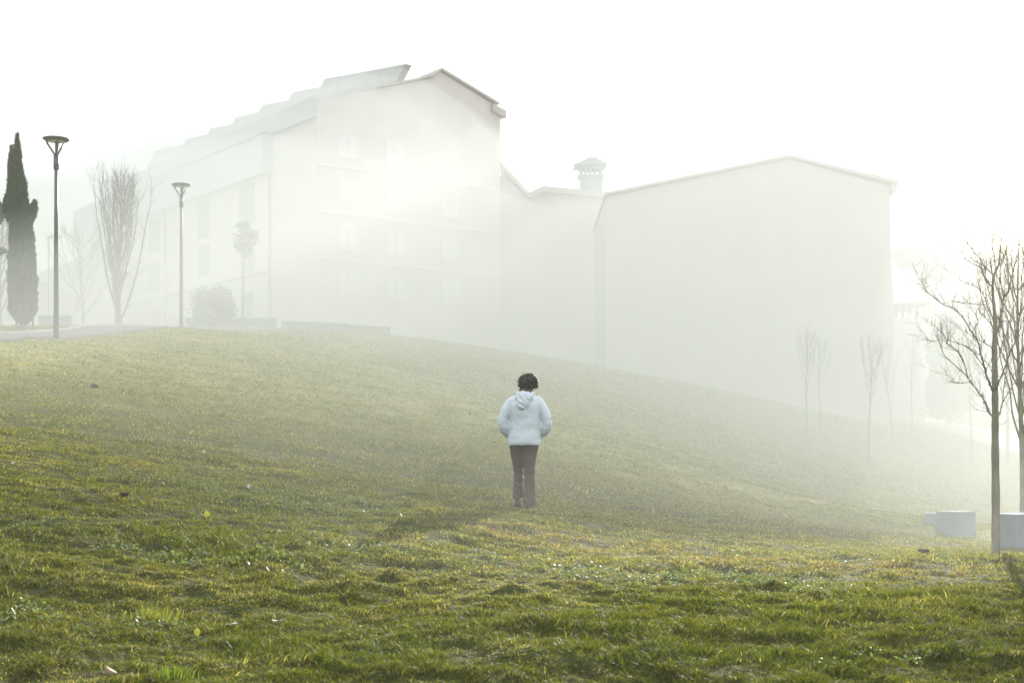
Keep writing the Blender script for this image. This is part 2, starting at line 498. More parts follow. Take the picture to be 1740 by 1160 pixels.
# ------------------------------------------------------------------ grass
def blades(N, dmin, dmax, pxlo, pxhi, pw, hscale=1.0, wscale=1.0, seed=1):
    """random stand of blades in the wedge in front of the camera"""
    r = np.random.default_rng(seed)
    u = r.random(N)
    d = (dmin ** (2 - pw) + u * (dmax ** (2 - pw) - dmin ** (2 - pw))) ** (1 / (2 - pw))
    x = (r.uniform(pxlo, pxhi, N) - 870) / F * d
    y = d.copy()
    # gather blades in tufts
    cl = fbm(x * 9, y * 9, 101, 2)
    keep = r.random(N) < 0.55 + 0.7 * sstep(0.38, 0.62, cl)
    x, y, d, cl = x[keep], y[keep], d[keep], cl[keep]
    return x, y, d, cl

def grass_mesh(x, y, d, cl, seed, hmul=1.0):
    r = np.random.default_rng(seed)
    N = len(x)
    dry_bright, bare, lush, yel, worn = patches(x, y)
    lump = sstep(0.35, 0.7, fbm(x * 3.2, y * 3.2, 88, 3))
    hgt = (0.008 + 0.014 * cl + 0.021 * lump + 0.026 * lush * r.random(N)) * (0.55 + 0.8 * r.random(N)) * (1 - 0.45 * worn) * (1 - 0.5 * bare) * hmul
    tall = r.random(N) < 0.012 + 0.03 * lush
    hgt = np.where(tall, hgt * 1.9, hgt) * (1 + 0.5 * sstep(25, 60, d))
    wid = (0.0015 + 0.0018 * r.random(N)) * np.maximum(1, d / 9.0)
    ang = r.uniform(0, 2 * PI, N)
    fn = fbm(x * 0.7, y * 0.7, 61, 2) * 2 * PI * 2
    la = np.where(r.random(N) < 0.22, fn + r.normal(0, 0.7, N), r.uniform(0, 2 * PI, N))
    lean = hgt * (0.3 + 1.5 * r.random(N) ** 1.3)
    z = ground(x, y) - 0.006
    dx, dy = np.cos(ang) * wid, np.sin(ang) * wid
    lx, ly = np.cos(la) * lean, np.sin(la) * lean
    V = np.zeros((N, 5, 3))
    V[:, 0] = np.stack([x - dx, y - dy, z], 1)
    V[:, 1] = np.stack([x + dx, y + dy, z], 1)
    V[:, 2] = np.stack([x + dx * .75 + lx * .38, y + dy * .75 + ly * .38, z + hgt * .62], 1)
    V[:, 3] = np.stack([x - dx * .75 + lx * .38, y - dy * .75 + ly * .38, z + hgt * .62], 1)
    V[:, 4] = np.stack([x + lx, y + ly, z + hgt], 1)
    b = np.arange(N) * 5
    q = np.stack([b, b + 1, b + 2, b + 3], 1)
    t = np.stack([b + 3, b + 2, b + 4], 1)
    # colour of each blade
    k = r.random(N)[:, None]
    c = green * (1 - k) + green2 * k
    c = c * (1 - 0.5 * lush[:, None]) + np.array([0.095, 0.132, 0.010]) * 0.5 * lush[:, None]
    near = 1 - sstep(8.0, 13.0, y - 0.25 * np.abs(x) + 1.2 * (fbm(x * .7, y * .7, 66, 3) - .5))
    c = c * (1 - near[:, None]) + (c * np.array([0.70, 0.72, 0.5])) * near[:, None]  # darkening of foreground and lower corners painted into the blade colour
    isstraw = (r.random(N) < (0.10 + 0.38 * dry_bright) * (1 - .6 * near) + 0.35 * bare + 0.7 * worn)[:, None]
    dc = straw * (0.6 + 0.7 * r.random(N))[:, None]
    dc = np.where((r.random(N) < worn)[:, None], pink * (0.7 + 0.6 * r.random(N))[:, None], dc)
    c = np.where(isstraw, dc, c)
    isy = (r.random(N) < yel * 0.85)[:, None]
    c = np.where(isy, np.array([0.34, 0.30, 0.05]) * (0.7 + 0.5 * r.random(N))[:, None], c)
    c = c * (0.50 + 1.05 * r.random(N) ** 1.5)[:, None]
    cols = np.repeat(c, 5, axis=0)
    return V.reshape(-1, 3), q, t, cols

parts = []
for sd, (N, a, bb, hm) in enumerate([(540000, 5.6, 11.0, 1.0), (480000, 10.0, 19.0, 1.0), (620000, 16.5, 90.0, 1.1)]):
    x, y, d, cl = blades(N, a, bb, -120, 1860, 1.0 if sd < 2 else 1.7, seed=200 + sd)
    parts.append(grass_mesh(x, y, d, cl, 300 + sd, hm))
off = 0; VV = []; QQ = []; TT = []; CC = []
for V, q, t, c in parts:
    VV.append(V); QQ.append(q + off); TT.append(t + off); CC.append(c); off += len(V)
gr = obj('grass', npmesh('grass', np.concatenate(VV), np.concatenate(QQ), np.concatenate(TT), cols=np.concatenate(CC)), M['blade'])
add_props(gr, 'short uneven grass with dried, mossy and worn patches covering the slope', 'grass', kind='stuff')
del VV, QQ, TT, CC, parts

# low broad-leaved cover (clover, daisies' leaves) in shiny patches
def clover_mesh(spots, seed):
    r = np.random.default_rng(seed)
    X = []; Y = []
    for px0, py0, sx, sy, N in spots:
        d0 = solve(px0, py0, 6, 40)
        x0 = (px0 - 870) / F * d0
        X.append(x0 + r.normal(0, sx, N)); Y.append(d0 + r.normal(0, sy, N))
    x = np.concatenate(X); y = np.concatenate(Y)
    keep = r.random(len(x)) < .8 * sstep(0.42, 0.62, fbm(x * 4, y * 4, 13, 3)); x = x[keep]; y = y[keep]
    N = len(x)
    s = 0.006 + 0.008 * r.random(N)
    z = ground(x, y) + 0.012 + 0.03 * r.random(N)
    an = r.uniform(0, 2 * PI, N)
    tx = r.normal(0, 0.5, N); ty = r.normal(0, 0.5, N)
    V = np.zeros((N, 6, 3))
    for k in range(6):
        a = an + 2 * PI * k / 6
        px_, py_ = np.cos(a) * s, np.sin(a) * s
        V[:, k] = np.stack([x + px_, y + py_, z + px_ * tx + py_ * ty + (0.003 if k % 2 else 0)], 1)
    b = np.arange(N) * 6
    q = np.concatenate([np.stack([b, b + 1, b + 2, b + 3], 1), np.stack([b, b + 3, b + 4, b + 5], 1)])
    k = r.random(N)[:, None]
    c = np.array([0.075, 0.13, 0.04]) * (1 - k) + np.array([0.20, 0.24, 0.13]) * k
    return npmesh('clover', V.reshape(-1, 3), quads=q, cols=np.repeat(c, 6, axis=0))
cl_me = clover_mesh([(1180, 985, .35, .40, 2600), (1235, 995, .4, .35, 2600), (1310, 1005, .3, .30, 1400), (480, 845, .9, .5, 3200), (560, 862, .7, .4, 1800),
                     (350, 945, .5, .25, 1800), (300, 930, .3, .2, 700), (1050, 890, .8, .8, 1800), (1350, 950, 1.0, .6, 2000), (60, 900, .5, .4, 1000), (150, 1060, .35, .25, 900),
                     (1540, 1120, .22, .12, 500), (1150, 870, 1.0, 1.0, 1600), (640, 930, .5, .3, 800), (980, 975, .6, .4, 1000), (1620, 920, .8, .5, 1200)], 5)
add_props(obj('clover', cl_me, M['clover']), 'glossy patches of clover and daisy leaves low in the lawn', 'ground cover', kind='stuff')

# ------------------------------------------------------------------ leaf clouds
def leaves(P, Nn, size, aspect, col1, col2, up=0.0, seed=0, name='foliage'):
    """P: points, Nn: outward directions; a small pointed leaf at each"""
    r = np.random.default_rng(seed)
    P = np.asarray(P, float); Nn = np.asarray(Nn, float)
    N = len(P)
    D = Nn + r.normal(0, 0.45, (N, 3)); D[:, 2] += up
    D /= np.linalg.norm(D, axis=1)[:, None]
    R = np.cross(D, r.normal(0, 1, (N, 3))); R /= np.linalg.norm(R, axis=1)[:, None] + 1e-9
    s = size * (0.5 + r.random(N))[:, None]
    V = np.zeros((N, 4, 3))
    V[:, 0] = P - D * s * 0.5
    V[:, 1] = P + R * s * aspect * 0.5
    V[:, 2] = P + D * s * 0.5
    V[:, 3] = P - R * s * aspect * 0.5
    q = (np.arange(N) * 4)[:, None] + np.arange(4)
    k = r.random(N)[:, None]
    c = np.array(col1) * (1 - k) + np.array(col2) * k
    return npmesh(name, V.reshape(-1, 3), quads=q, cols=np.repeat(c, 4, axis=0))

def catmull(pts, n=5):
    pts = [Vector(p) for p in pts]
    if len(pts) < 3: return pts
    P = [pts[0] * 2 - pts[1]] + pts + [pts[-1] * 2 - pts[-2]]
    out = []
    for i in range(1, len(P) - 2):
        a, b, c, d = P[i - 1], P[i], P[i + 1], P[i + 2]
        for k in range(n):
            t = k / n
            out.append(0.5 * ((2 * b) + (c - a) * t + (2 * a - 5 * b + 4 * c - d) * t * t + (3 * b - a - 3 * c + d) * t ** 3))
    return out + [pts[-1]]

def twig(mb, p, dirv, L, r0, rnd, up=0.35, wig=0.22, nseg=5, sides=4, fork=0.5, depth=0):
    pts = [Vector(p)]; d = Vector(dirv).normalized(); rs = [r0]
    for i in range(nseg):
        d = (d + Vector((rnd.gauss(0, wig), rnd.gauss(0, wig), rnd.gauss(0, wig) + up * 0.3))).normalized()
        pts.append(pts[-1] + d * L / nseg)
        rs.append(max(r0 * (1 - (i + 1) / nseg * 0.75), 0.0011))
        if depth > 0 and rnd.random() < fork:
            sd = (d + Vector((rnd.gauss(0, .8), rnd.gauss(0, .8), rnd.gauss(0.1, .5)))).normalized()
            twig(mb, pts[-1], sd, L * rnd.uniform(.35, .6), rs[-1] * .7, rnd, up, wig, 4, sides, fork, depth - 1)
    mb.tube(pts, rs, sides)
    return pts

# ------------------------------------------------------------------ the young tree at the right (limbs as in the photograph, each at its own depth)
def young_tree():
    rnd = random.Random(4)
    D0 = 15.0
    base = at(1692, D0)
    root = thing('young_tree', 'slender bare young tree with rising twiggy branches standing in front of the concrete blocks', 'tree', base)
    K = D0 / F
    tr = [(1692, 952, 11), (1692, 943, 9.8), (1692, 925, 8.4), (1692, 850, 7.9), (1691, 760, 7.2), (1691, 700, 6.6), (1690.5, 640, 6), (1690, 590, 5.3), (1691, 550, 4.2), (1689, 520, 3.1), (1686.5, 489, 2.6), (1689, 467, 2.3), (1696, 453, 1.8), (1699, 431, 1.3), (1703, 395, .8), (1705, 376, .5)]
    mt = MB()
    tp = catmull([un(x, y, D0) - base for x, y, r in tr], 5)
    rr = np.interp(np.linspace(0, len(tr) - 1, len(tp)), range(len(tr)), [r * K * .88 for *_, r in tr])
    rr = [float(v) * (1 + 0.05 * math.sin(i * 1.7)) for i, v in enumerate(rr)]
    mt.tube(tp, rr, 12)
    mt.build('trunk', M['bark'], root, smooth=True)
    limbs = [
     (2.3, .5, .05, [(1690, 714), (1685.7, 707), (1679, 697), (1671, 678), (1653, 653), (1644.6, 641), (1628, 625), (1605, 603.6), (1600, 591), (1596, 582), (1590, 570)]),
     (1.2, .4, -.1, [(1644.6, 641), (1637.6, 614.5), (1632, 603.6), (1620.5, 591), (1608, 583.5), (1609.7, 577), (1583, 579.6), (1573, 571)]),
     (1.1, .4, .08, [(1650, 649), (1628, 650.5), (1617.4, 647), (1608, 634.7)]),
     (2.5, .5, -.3, [(1689, 668), (1683, 655), (1676.4, 637.8), (1671, 617.6), (1665.5, 597.4), (1661.6, 580), (1648.5, 560), (1635, 538), (1619, 524), (1602, 517), (1578.6, 498), (1569.3, 487), (1567, 474.7)]),
     (1.5, .4, .2, [(1671, 622), (1653, 597), (1643.8, 589.7), (1625, 582), (1609.7, 576.5), (1597, 561), (1572.4, 544.7)]),
     (1.2, .4, .1, [(1661.6, 580), (1657, 558.6), (1661, 545), (1653, 527), (1645.3, 518), (1622, 512)]),
     (1.5, .4, .25, [(1690, 540), (1684, 536), (1676.4, 516.6), (1671.7, 502.6), (1661, 488.6), (1643.8, 481.6), (1626.7, 473), (1622, 463.8)]),
     (1.0, .4, -.2, [(1677, 518), (1656, 516.6), (1640.7, 515), (1616, 511)]),
     (1.5, .4, -.2, [(1687, 492), (1684, 485.5), (1671.7, 467), (1667, 456), (1647, 445), (1637.6, 437.4)]),
     (1.5, .4, .3, [(1689, 469), (1675, 454.5), (1665.5, 440.5), (1651.6, 423.5), (1639, 406), (1631.4, 392.4)]),
     (1.0, .4, .05, [(1675, 454.5), (1659, 445), (1636, 428), (1613, 424)]),
     (3.2, .6, .15, [(1691, 572), (1697, 557), (1701, 535), (1706.6, 504), (1712, 498), (1718, 476), (1722, 457.6), (1729, 434), (1732, 415.7), (1731.5, 398)]),
     (1.3, .4, -.3, [(1706.6, 506), (1700.4, 479), (1699, 464), (1703, 440), (1712, 420)]),
     (1.1, .4, .3, [(1707, 503), (1715, 496), (1728, 492), (1742, 489)]),
     (1.0, .4, -.2, [(1722, 458), (1727, 445), (1741, 430)]),
     (2.0, .5, .3, [(1692, 722), (1695, 712), (1702.8, 686), (1706, 655), (1710.5, 617.6), (1709, 594), (1699.7, 574), (1698, 560)]),
     (1.4, .4, .2, [(1702.8, 684), (1720, 656), (1730.7, 639), (1744, 632)]),
     (2.0, .5, -.35, [(1691, 662), (1695, 655), (1701, 639), (1710, 618), (1715, 602), (1721.4, 588), (1732, 563), (1738.5, 544.7), (1741, 520)]),
     (1.2, .4, -.3, [(1690, 596), (1684, 589.7), (1668.6, 580), (1655, 574), (1640, 562)]),
     (1.2, .4, .2, [(1690, 560), (1680, 545), (1668, 535), (1662, 525)]),
     (1.2, .4, -.3, [(1691, 620), (1700, 600), (1704, 580), (1712, 566), (1714, 548)]),
     (1.1, .4, .3, [(1690, 640), (1681, 622), (1668, 606), (1650, 596)]),
     (1.0, .3, -.2, [(1696, 453), (1706, 440), (1711, 425), (1714, 405)]),
     (1.0, .3, .2, [(1694, 456), (1689, 436), (1686, 418), (1684, 400)]),
     (1.0, .3, .2, [(1686, 505), (1678, 490), (1675, 475)]),
    ]
    depth = {}
    for i, (r0, r1, dz, pts) in enumerate(limbs):
        lb = MB()
        n = len(pts)
        start = 0.0
        for j, (q, (rr0, rr1, ddz, opts)) in enumerate(zip(range(i), limbs[:i])):
            for o_i, (ox, oy) in enumerate(opts):
                if abs(ox - pts[0][0]) < 2.2 and abs(oy - pts[0][1]) < 2.6:
                    start = depth.get((q, o_i), 0)
        P = []
        for k, (x, y) in enumerate(pts):
            t = k / max(1, n - 1)
            dd = start + dz * 2.2 * t
            depth[(i, k)] = dd
            P.append(un(x, y, D0 + dd) - base)
        C = catmull(P, 5)
        R = [K * lerp(r0, r1, (k / (len(C) - 1)) ** .8) for k in range(len(C))]
        R = [v * .72 for v in R]
        lb.tube(C, R, 6)
        for k in range(3, len(C)):
            if rnd.random() < 0.62:
                t = (C[k] - C[k - 1]).normalized()
                s = (t * .7 + Vector((rnd.gauss(0, .6), rnd.gauss(0, .6), rnd.gauss(.25, .4)))).normalized()
                twig(lb, C[k], s, rnd.uniform(.10, .34), K * lerp(.55, .38, k / len(C)), rnd, .5, .2, 5, 4, .3, 1)
            if rnd.random() < 0.5:   # buds
                lb.ball(C[k] + Vector((rnd.gauss(0, .004), rnd.gauss(0, .004), rnd.gauss(0, .004))), (R[k] * 1.3 + .0015, R[k] * 1.3 + .0015, R[k] * 1.6 + .003), 5, 4)
        lb.build('branch', M['bark'], root, smooth=True)
    return root
young_tree()

def bare_tree(name, label, px, d, htop_py, spread, nlimb, seed, fork_frac=0.1, r0=0.06, group=None, lean=0.0, twigs=1.0, upright=1.0, sides=5, base_py=None, mat='bark_far', cat='tree', tmin=.004):
    rnd = random.Random(seed)
    b = at(px, d)
    root = thing(name, label, cat, b, 0, group)
    H = (800 - htop_py) / F * d - b.z
    mt = MB()
    pts = [Vector((0, 0, -.2))]
    N = 10
    ph = rnd.uniform(0, 6)
    for i in range(1, N + 1):
        t = i / N
        pts.append(Vector((lean * H * t + math.sin(ph + t * 5) * .01 * H, math.cos(ph + t * 4) * .01 * H, H * t)))
    R = [r0 * 1.35] + [r0 * (1 - .93 * (i / N)) + .003 for i in range(1, N + 1)]
    mt.tube(catmull(pts, 3), [float(v) for v in np.interp(np.linspace(0, N, 3 * N + 1), range(N + 1), R)], 9)
    mt.build('trunk', M[mat], root, smooth=True)
    cr = MB()
    for k in range(nlimb):
        t0 = fork_frac + (0.88 - fork_frac) * (k / nlimb) ** 1.15
        i = t0 * N
        a = pts[int(i)].lerp(pts[min(int(i) + 1, N)], i - int(i))
        az = k * 2.4 + rnd.uniform(-.4, .4)
        L = H * (1 - t0) * rnd.uniform(.75, 1.0)
        w = spread * (1 - t0 * .7) * rnd.uniform(.55, 1.05)
        P = []
        for j in range(8):
            s = j / 7
            out = w * (1 - (1 - s) ** (1.6 * upright))
            P.append(a + Vector((math.cos(az) * out + rnd.gauss(0, .006 * L), math.sin(az) * out + rnd.gauss(0, .006 * L), L * s ** (1.0 if upright > .8 else 1.2) * (1 if upright > .8 else .6))))
        rb = r0 * .42 * (1 - t0 * .6)
        C = catmull(P, 3)
        cr.tube(C, [max(lerp(rb, tmin, (q / (len(C) - 1)) ** .7), tmin) for q in range(len(C))], sides)
        for q in range(2, len(C)):
            for _ in range(int(twigs) + (rnd.random() < twigs % 1)):
                tt = (C[q] - C[q - 1]).normalized()
                s = (tt + Vector((rnd.gauss(0, .55), rnd.gauss(0, .55), rnd.gauss(.1, .3)))).normalized()
                twig(cr, C[q], s, rnd.uniform(.06, .17) * H * (1 - t0 * .5), tmin * 1.2, rnd, .5, .14, 4, 3, .45, 1)
    cr.build('crown', M[mat], root, smooth=True)
    return root

# second young tree behind the nearest block
bare_tree('young_tree', 'bare young tree rising behind the nearest concrete block at the right edge', 1733, 22, 420, 1.0, 22, 21, .34, .052, twigs=1.2, upright=1.0, mat='bark', tmin=.0035)
# upright bare tree before the long building
bare_tree('bare_tree', 'broom-shaped bare tree with many upright branches before the left end of the long building', 203, solve(203, 559, 44, 75), 292, 1.35, 34, 5, .04, .14, twigs=1.3, tmin=.007)
bare_tree('bare_tree', 'thin bare tree whose twigs stick out left of the long building, behind the broom-shaped tree', 140, 82, 385, 2.6, 18, 8, .12, .09, twigs=1.0, tmin=.009)
bare_tree('bare_tree', 'faint bare tree at the left frame edge behind the cypress', 2, 66, 372, 1.4, 26, 9, .15, .08, twigs=1.5, tmin=.008)
# young trees in the hollow
for i, (px, py, top, ln, lab) in enumerate([
    (1372, 745, 560, 0.0, 'thin misty sapling, leftmost of the saplings in the foggy hollow'),
    (1393, 725, 575, 0.0, 'slight misty sapling just right of the leftmost one in the foggy hollow'),
    (1478, 785, 570, 0.01, 'straight misty sapling standing lowest on the foggy slope'),
    (1518, 755, 580, -0.12, 'misty sapling leaning to the left in the foggy hollow'),
    (1550, 745, 570, 0.0, 'thin upright misty sapling at the near end of the bright paved walk'),
    (1649, 790, 560, 0.0, 'misty sapling before the bright paved walk, just left of the near young tree')]):
    bare_tree('sapling', lab, px, solve(px, py, 38, 110), top, .9, 9, 40 + i, .45, .038, group='saplings planted in the foggy hollow', lean=ln, twigs=.5, sides=4, tmin=.006)

# ------------------------------------------------------------------ cypress with stakes
def leaf_blob(rings, n, seed, size, aspect, c1, c2, up, lump=0.12, fill=.55):
    """leaves filling the outer shell of a lathe profile [(z, r)]"""
    r = np.random.default_rng(seed)
    zs = np.array([a for a, b in rings]); rs = np.array([b for a, b in rings])
    z = r.uniform(zs[0], zs[-1], n * 2)
    R = np.interp(z, zs, rs)
    keep = r.random(n * 2) < (R / rs.max()) + .12
    z, R = z[keep][:n], R[keep][:n]
    a = r.uniform(0, 2 * PI, len(z))
    lum = 1 + lump * (fbm(a * 2.2 + 5, z * 3.0, seed, 3) - .5) * 2 * 1.6
    k = 1 - (1 - fill) * r.random(len(z)) ** 1.5
    rad = R * lum * k
    P = np.stack([np.cos(a) * rad, np.sin(a) * rad, z], 1)
    Nn = np.stack([np.cos(a), np.sin(a), np.zeros_like(a)], 1)
    return P, Nn
cd = solve(38, 561, 42, 60)
cb = at(38, cd)
cyp = thing('cypress_tree', 'tall narrow dark green cypress with two pointed tips beside the nearer street lamp', 'tree', cb)
S = cd / F
prof = [(12, 6, 2), (20, 17, 1), (28, 22, 0), (40, 25, 0), (80, 25, 0), (130, 22.5, 0), (150, 21, -1), (169, 20, -1.5), (188, 19, -4.3), (211, 18.3, -6.5), (234, 17, -9), (264, 13.2, -11), (285, 10.5, -12), (296, 8, -10), (303, 5.5, -9), (312, 3.6, -8.6), (322, 2, -8.5), (333, .3, -8.6)]
P1, N1 = leaf_blob([(a * S, b * S * .92) for a, b, c in prof], 34000, 3, .1, .3, 0, 0, 0, lump=.16)
P1[:, 0] += np.interp(P1[:, 2], [a * S for a, b, c in prof], [c * S for a, b, c in prof])
P2, N2 = leaf_blob([(150 * S, 4 * S), (220 * S, 8.5 * S), (285 * S, 5.5 * S), (300 * S, 2.2 * S), (313 * S, .3 * S)], 4500, 4, .1, .3, 0, 0, 0)
P2[:, 0] += np.interp(P2[:, 2] / S, [150, 300], [-12 * S, -18.5 * S])
P3, N3 = leaf_blob([(0, 1 * S), (12 * S, 6 * S), (24 * S, 6 * S), (38 * S, .5 * S)], 1600, 5, .1, .3, 0, 0, 0)
P3[:, 0] += (15 + (P3[:, 2] / S) * .16) * S; P3[:, 2] += 182 * S
P4, N4 = P3 * np.array([-1, .8, 1.1]), N3
P4 = P4 + np.array([-8 * S, 0, -14 * S])
P5 = P3 + np.array([-1 * S, 0, -55 * S]); P5[:, 0] *= .9
cyf = leaves(np.concatenate([P1, P2, P3, P4]), np.concatenate([N1, N2, N3, N4]) * .6, .17, .30, (0.034, 0.060, 0.018), (0.070, 0.108, 0.032), up=1.4, seed=6)
obj('foliage', cyf, M['leaf'], cyp)
mt = MB(); mt.tube([(0, 0, -.2), (0, 0, .2), (.01, 0, 1.4), (-.02, 0, 4.8)], [.15, .11, .10, .03], 9); mt.build('trunk', M['bark_far'], cyp, smooth=True)
for px, lab, dx in ((28, 'round wooden stake left of the cypress trunk, holding the tree', .02), (58, 'slanting wooden stake right of the cypress trunk, holding the tree', -.10)):
    q = at(px, cd)
    st = MB(); st.tube([(0, 0, -.2), (dx, 0, .9), (dx * 1.4, 0, 1.35)], .035, 8)
    o = st.build('wooden_stake', M['wood'], None, smooth=True); o.location = q
    add_props(o, lab, 'stake', 'stakes beside the cypress')

# evergreen at the left frame edge reaching into the picture
ed = 50.0
eb = at(-32, ed)
ev = thing('evergreen_tree', 'dark evergreen whose branches reach in at the left frame edge', 'tree', eb)
S = ed / F
P, Nn = [], []
for cx, cz, rx, rz, n_ in [(-6, 70, 22, 40, 5000), (-4, 150, 18, 60, 5500), (-6, 230, 12, 45, 3000), (24, 186, 14, 14, 1500), (30, 196, 7, 16, 700), (20, 125, 14, 8, 1100), (26, 128, 16, 5, 900)]:
    r = np.random.default_rng(int(cz + cx * 3 + 500))
    v = r.normal(0, 1, (n_, 3)); v /= np.linalg.norm(v, axis=1)[:, None]
    k = r.random(n_)[:, None] ** .45
    P.append(np.array([cx, 0, cz]) * S + v * k * np.array([rx, rx * .8, rz]) * S); Nn.append(v)
obj('foliage', leaves(np.concatenate(P), np.concatenate(Nn), .16, .35, (0.030, 0.045, 0.018), (0.055, 0.08, 0.032), up=.7, seed=7), M['leaf'], ev)
mt = MB(); mt.tube([(-.12, 0, -.2), (-.1, 0, 1), (-.1, 0, 4.5)], [.14, .11, .03], 8); mt.tube([(-.1, 0, 3.4), (.35, 0, 3.75), (.62, 0, 4.05)], [.04, .025, .01], 6); mt.tube([(-.1, 0, 2.4), (.3, 0, 2.55), (.7, 0, 2.6)], [.04, .025, .01], 6)
mt.build('trunk', M['bark_far'], ev, smooth=True)

# ------------------------------------------------------------------ street lamps
def lamp(px, d, top_py, headpx, label):
    b = at(px, d)
    S = d / F
    H = (800 - top_py) / F * d - b.z
    R = headpx / 2 * S
    root = thing('street_lamp', label, 'street lamp', b, 0, 'street lamps along the asphalt path')
    k = MB(); k.tube([(0, 0, -.3), (0, 0, .02), (0, 0, 1), (0, 0, H * .6), (0, 0, H - R * 1.9)], [R * .21, R * .21, R * .19, R * .155, R * .13], 14)
    k.build('pole', M['lamp'], root, smooth=True)
    k = MB(); k.tube([(0, 0, H - R * 2.35), (0, 0, H - R * 1.35)], R * .2, 12); k.tube([(0, 0, H - R * 1.35), (0, 0, H - R * .15)], R * .09, 10)
    k.build('neck', M['lamp'], root, smooth=True)
    for i in range(3):
        a = i * 2 * PI / 3 + PI
        k = MB()
        k.tube([(math.cos(a) * r_ * R, math.sin(a) * r_ * R, H - R * z_) for r_, z_ in ((.08, 1.45), (.16, 1.15), (.4, .8), (.74, .28))], R * .075, 8)
        k.build('arm', M['lamp'], root, smooth=True)
    hd = MB()
    hd.loft([(0, 0, H - R * .24, R * .66, R * .66), (0, 0, H - R * .2, R * .84, R * .84), (0, 0, H - R * .1, R * .98, R * .98), (0, 0, H - R * .04, R, R), (0, 0, H - R * .01, R * .9, R * .9), (0, 0, H + R * .04, R * .5, R * .5), (0, 0, H + R * .055, R * .1, R * .1)], 40)
    head = hd.build('lamp_head', M['lamp'], root, smooth=True)
    df = MB(); df.loft([(0, 0, H - R * .27, R * .55, R * .55), (0, 0, H - R * .245, R * .62, R * .62)], 32)
    df.build('diffuser', M['lampglass'], head)
    return root
lamp(95.5, solve(95.5, 577, 30, 46), 235, 45, 'nearer and taller grey street lamp with a round flat head, beside the cypress')
lamp(308, solve(308, 559, 44, 60), 313, 33, 'farther grey street lamp with a round flat head, before the long building')
# small far lamp with a short arm
b = at(82.5, 92); H = (800 - 404) / F * 92 - b.z
fl = thing('street_lamp', 'tiny distant lamp post with a short sideways arm, seen between cypress and nearer lamp', 'street lamp', b)
k = MB(); k.tube([(0, 0, -.2), (0, 0, H)], .05, 8); k.build('pole', M['lamp'], fl, smooth=True)
k = MB(); k.box(-.05, .75, -.09, .09, H - .02, H + .1); k.build('lamp_head', M['lamp'], fl)
# post in the hollow at the right
dd = solve(1712, 785, 38, 110); b = at(1712, dd); H = (800 - 545) / F * dd - b.z
fl = thing('lamp_post', 'pale foggy lamp post before the bright paved walk, right of the near young tree', 'lamp post', b)
k = MB(); k.tube([(0, 0, -.2), (0, 0, 1), (0, 0, H)], [.13, .11, .07], 10); k.build('pole', M['lamp'], fl, smooth=True)
k = MB(); k.loft([(0, 0, H - .05, .3, .3), (0, 0, H + .03, .34, .34), (0, 0, H + .07, .1, .1)], 20); k.build('lamp_head', M['lamp'], fl)

# ------------------------------------------------------------------ concrete blocks
def block(px, d, w, dp, h, rz, label, dx=0):
    b = at(px, d)
    k = MB(); k.box(-w / 2, w / 2, -dp / 2, dp / 2, -.25, h)
    o = k.build('concrete_block', M['concrete'], None, bevel=.012); o.location = b; o.rotation_euler = (0, 0, rz)
    add_props(o, label, 'concrete block', 'concrete seating blocks on the lawn')
    return o
def block_px(pl, pr, pcorner, ptop, pbot, d, label):
    """block whose outline spans pl..pr, its near vertical edge at pcorner"""
    S = d / F
    h = (pbot - ptop) * S
    wl, wr = (pcorner - pl) * S, (pr - pcorner) * S
    A = math.radians(34) if wl < wr else math.radians(52)
    La, Lb = wl / math.cos(PI / 2 - A) if False else wl / math.sin(A), wr / math.cos(A)
    c = un(pcorner, pbot, d)
    e1 = Vector((-math.sin(A), math.cos(A), 0)) * La
    e2 = Vector((math.cos(A), math.sin(A), 0)) * Lb
    k = MB()
    k.prism([Vector((0, 0, -.3)), e2 + Vector((0, 0, -.3)), e1 + e2 + Vector((0, 0, -.3)), e1 + Vector((0, 0, -.3))], (0, 0, .3 + h))
    o = k.build('concrete_block', M['concrete'], None, bevel=.012); o.location = c
    return add_props(o, label, 'concrete block', 'concrete seating blocks on the lawn')
block_px(1698, 1790, 1726, 873, 934, solve(1726, 934, 12, 24), 'largest pale concrete block, right of the near tree trunk, cut by the frame')
block_px(1602, 1666, 1630, 869, 909, solve(1630, 909, 18, 32), 'middle-sized pale concrete block standing on a thin slab, left of the near tree trunk')
block_px(1574, 1610, 1592, 872, 893, solve(1592, 893, 22, 40), 'smallest and farthest pale concrete block, half behind the middle one')
ds = solve(1630, 909, 18, 32); c0 = un(1597, 909, ds - .3)
sl = MB()
sl.prism([Vector(p) for p in (un(1590, 908.5, ds + .5) - c0, un(1640, 911.5, ds - .35) - c0, un(1694, 908, ds + .9) - c0, un(1664, 902, ds + 2.4) - c0)], (0, 0, -.35))
o = sl.build('slab', M['slab'], None, bevel=.006); o.location = c0 + Vector((0, 0, 0))
add_props(o, 'thin pale paving slab showing right of the middle concrete block', 'paving slab')

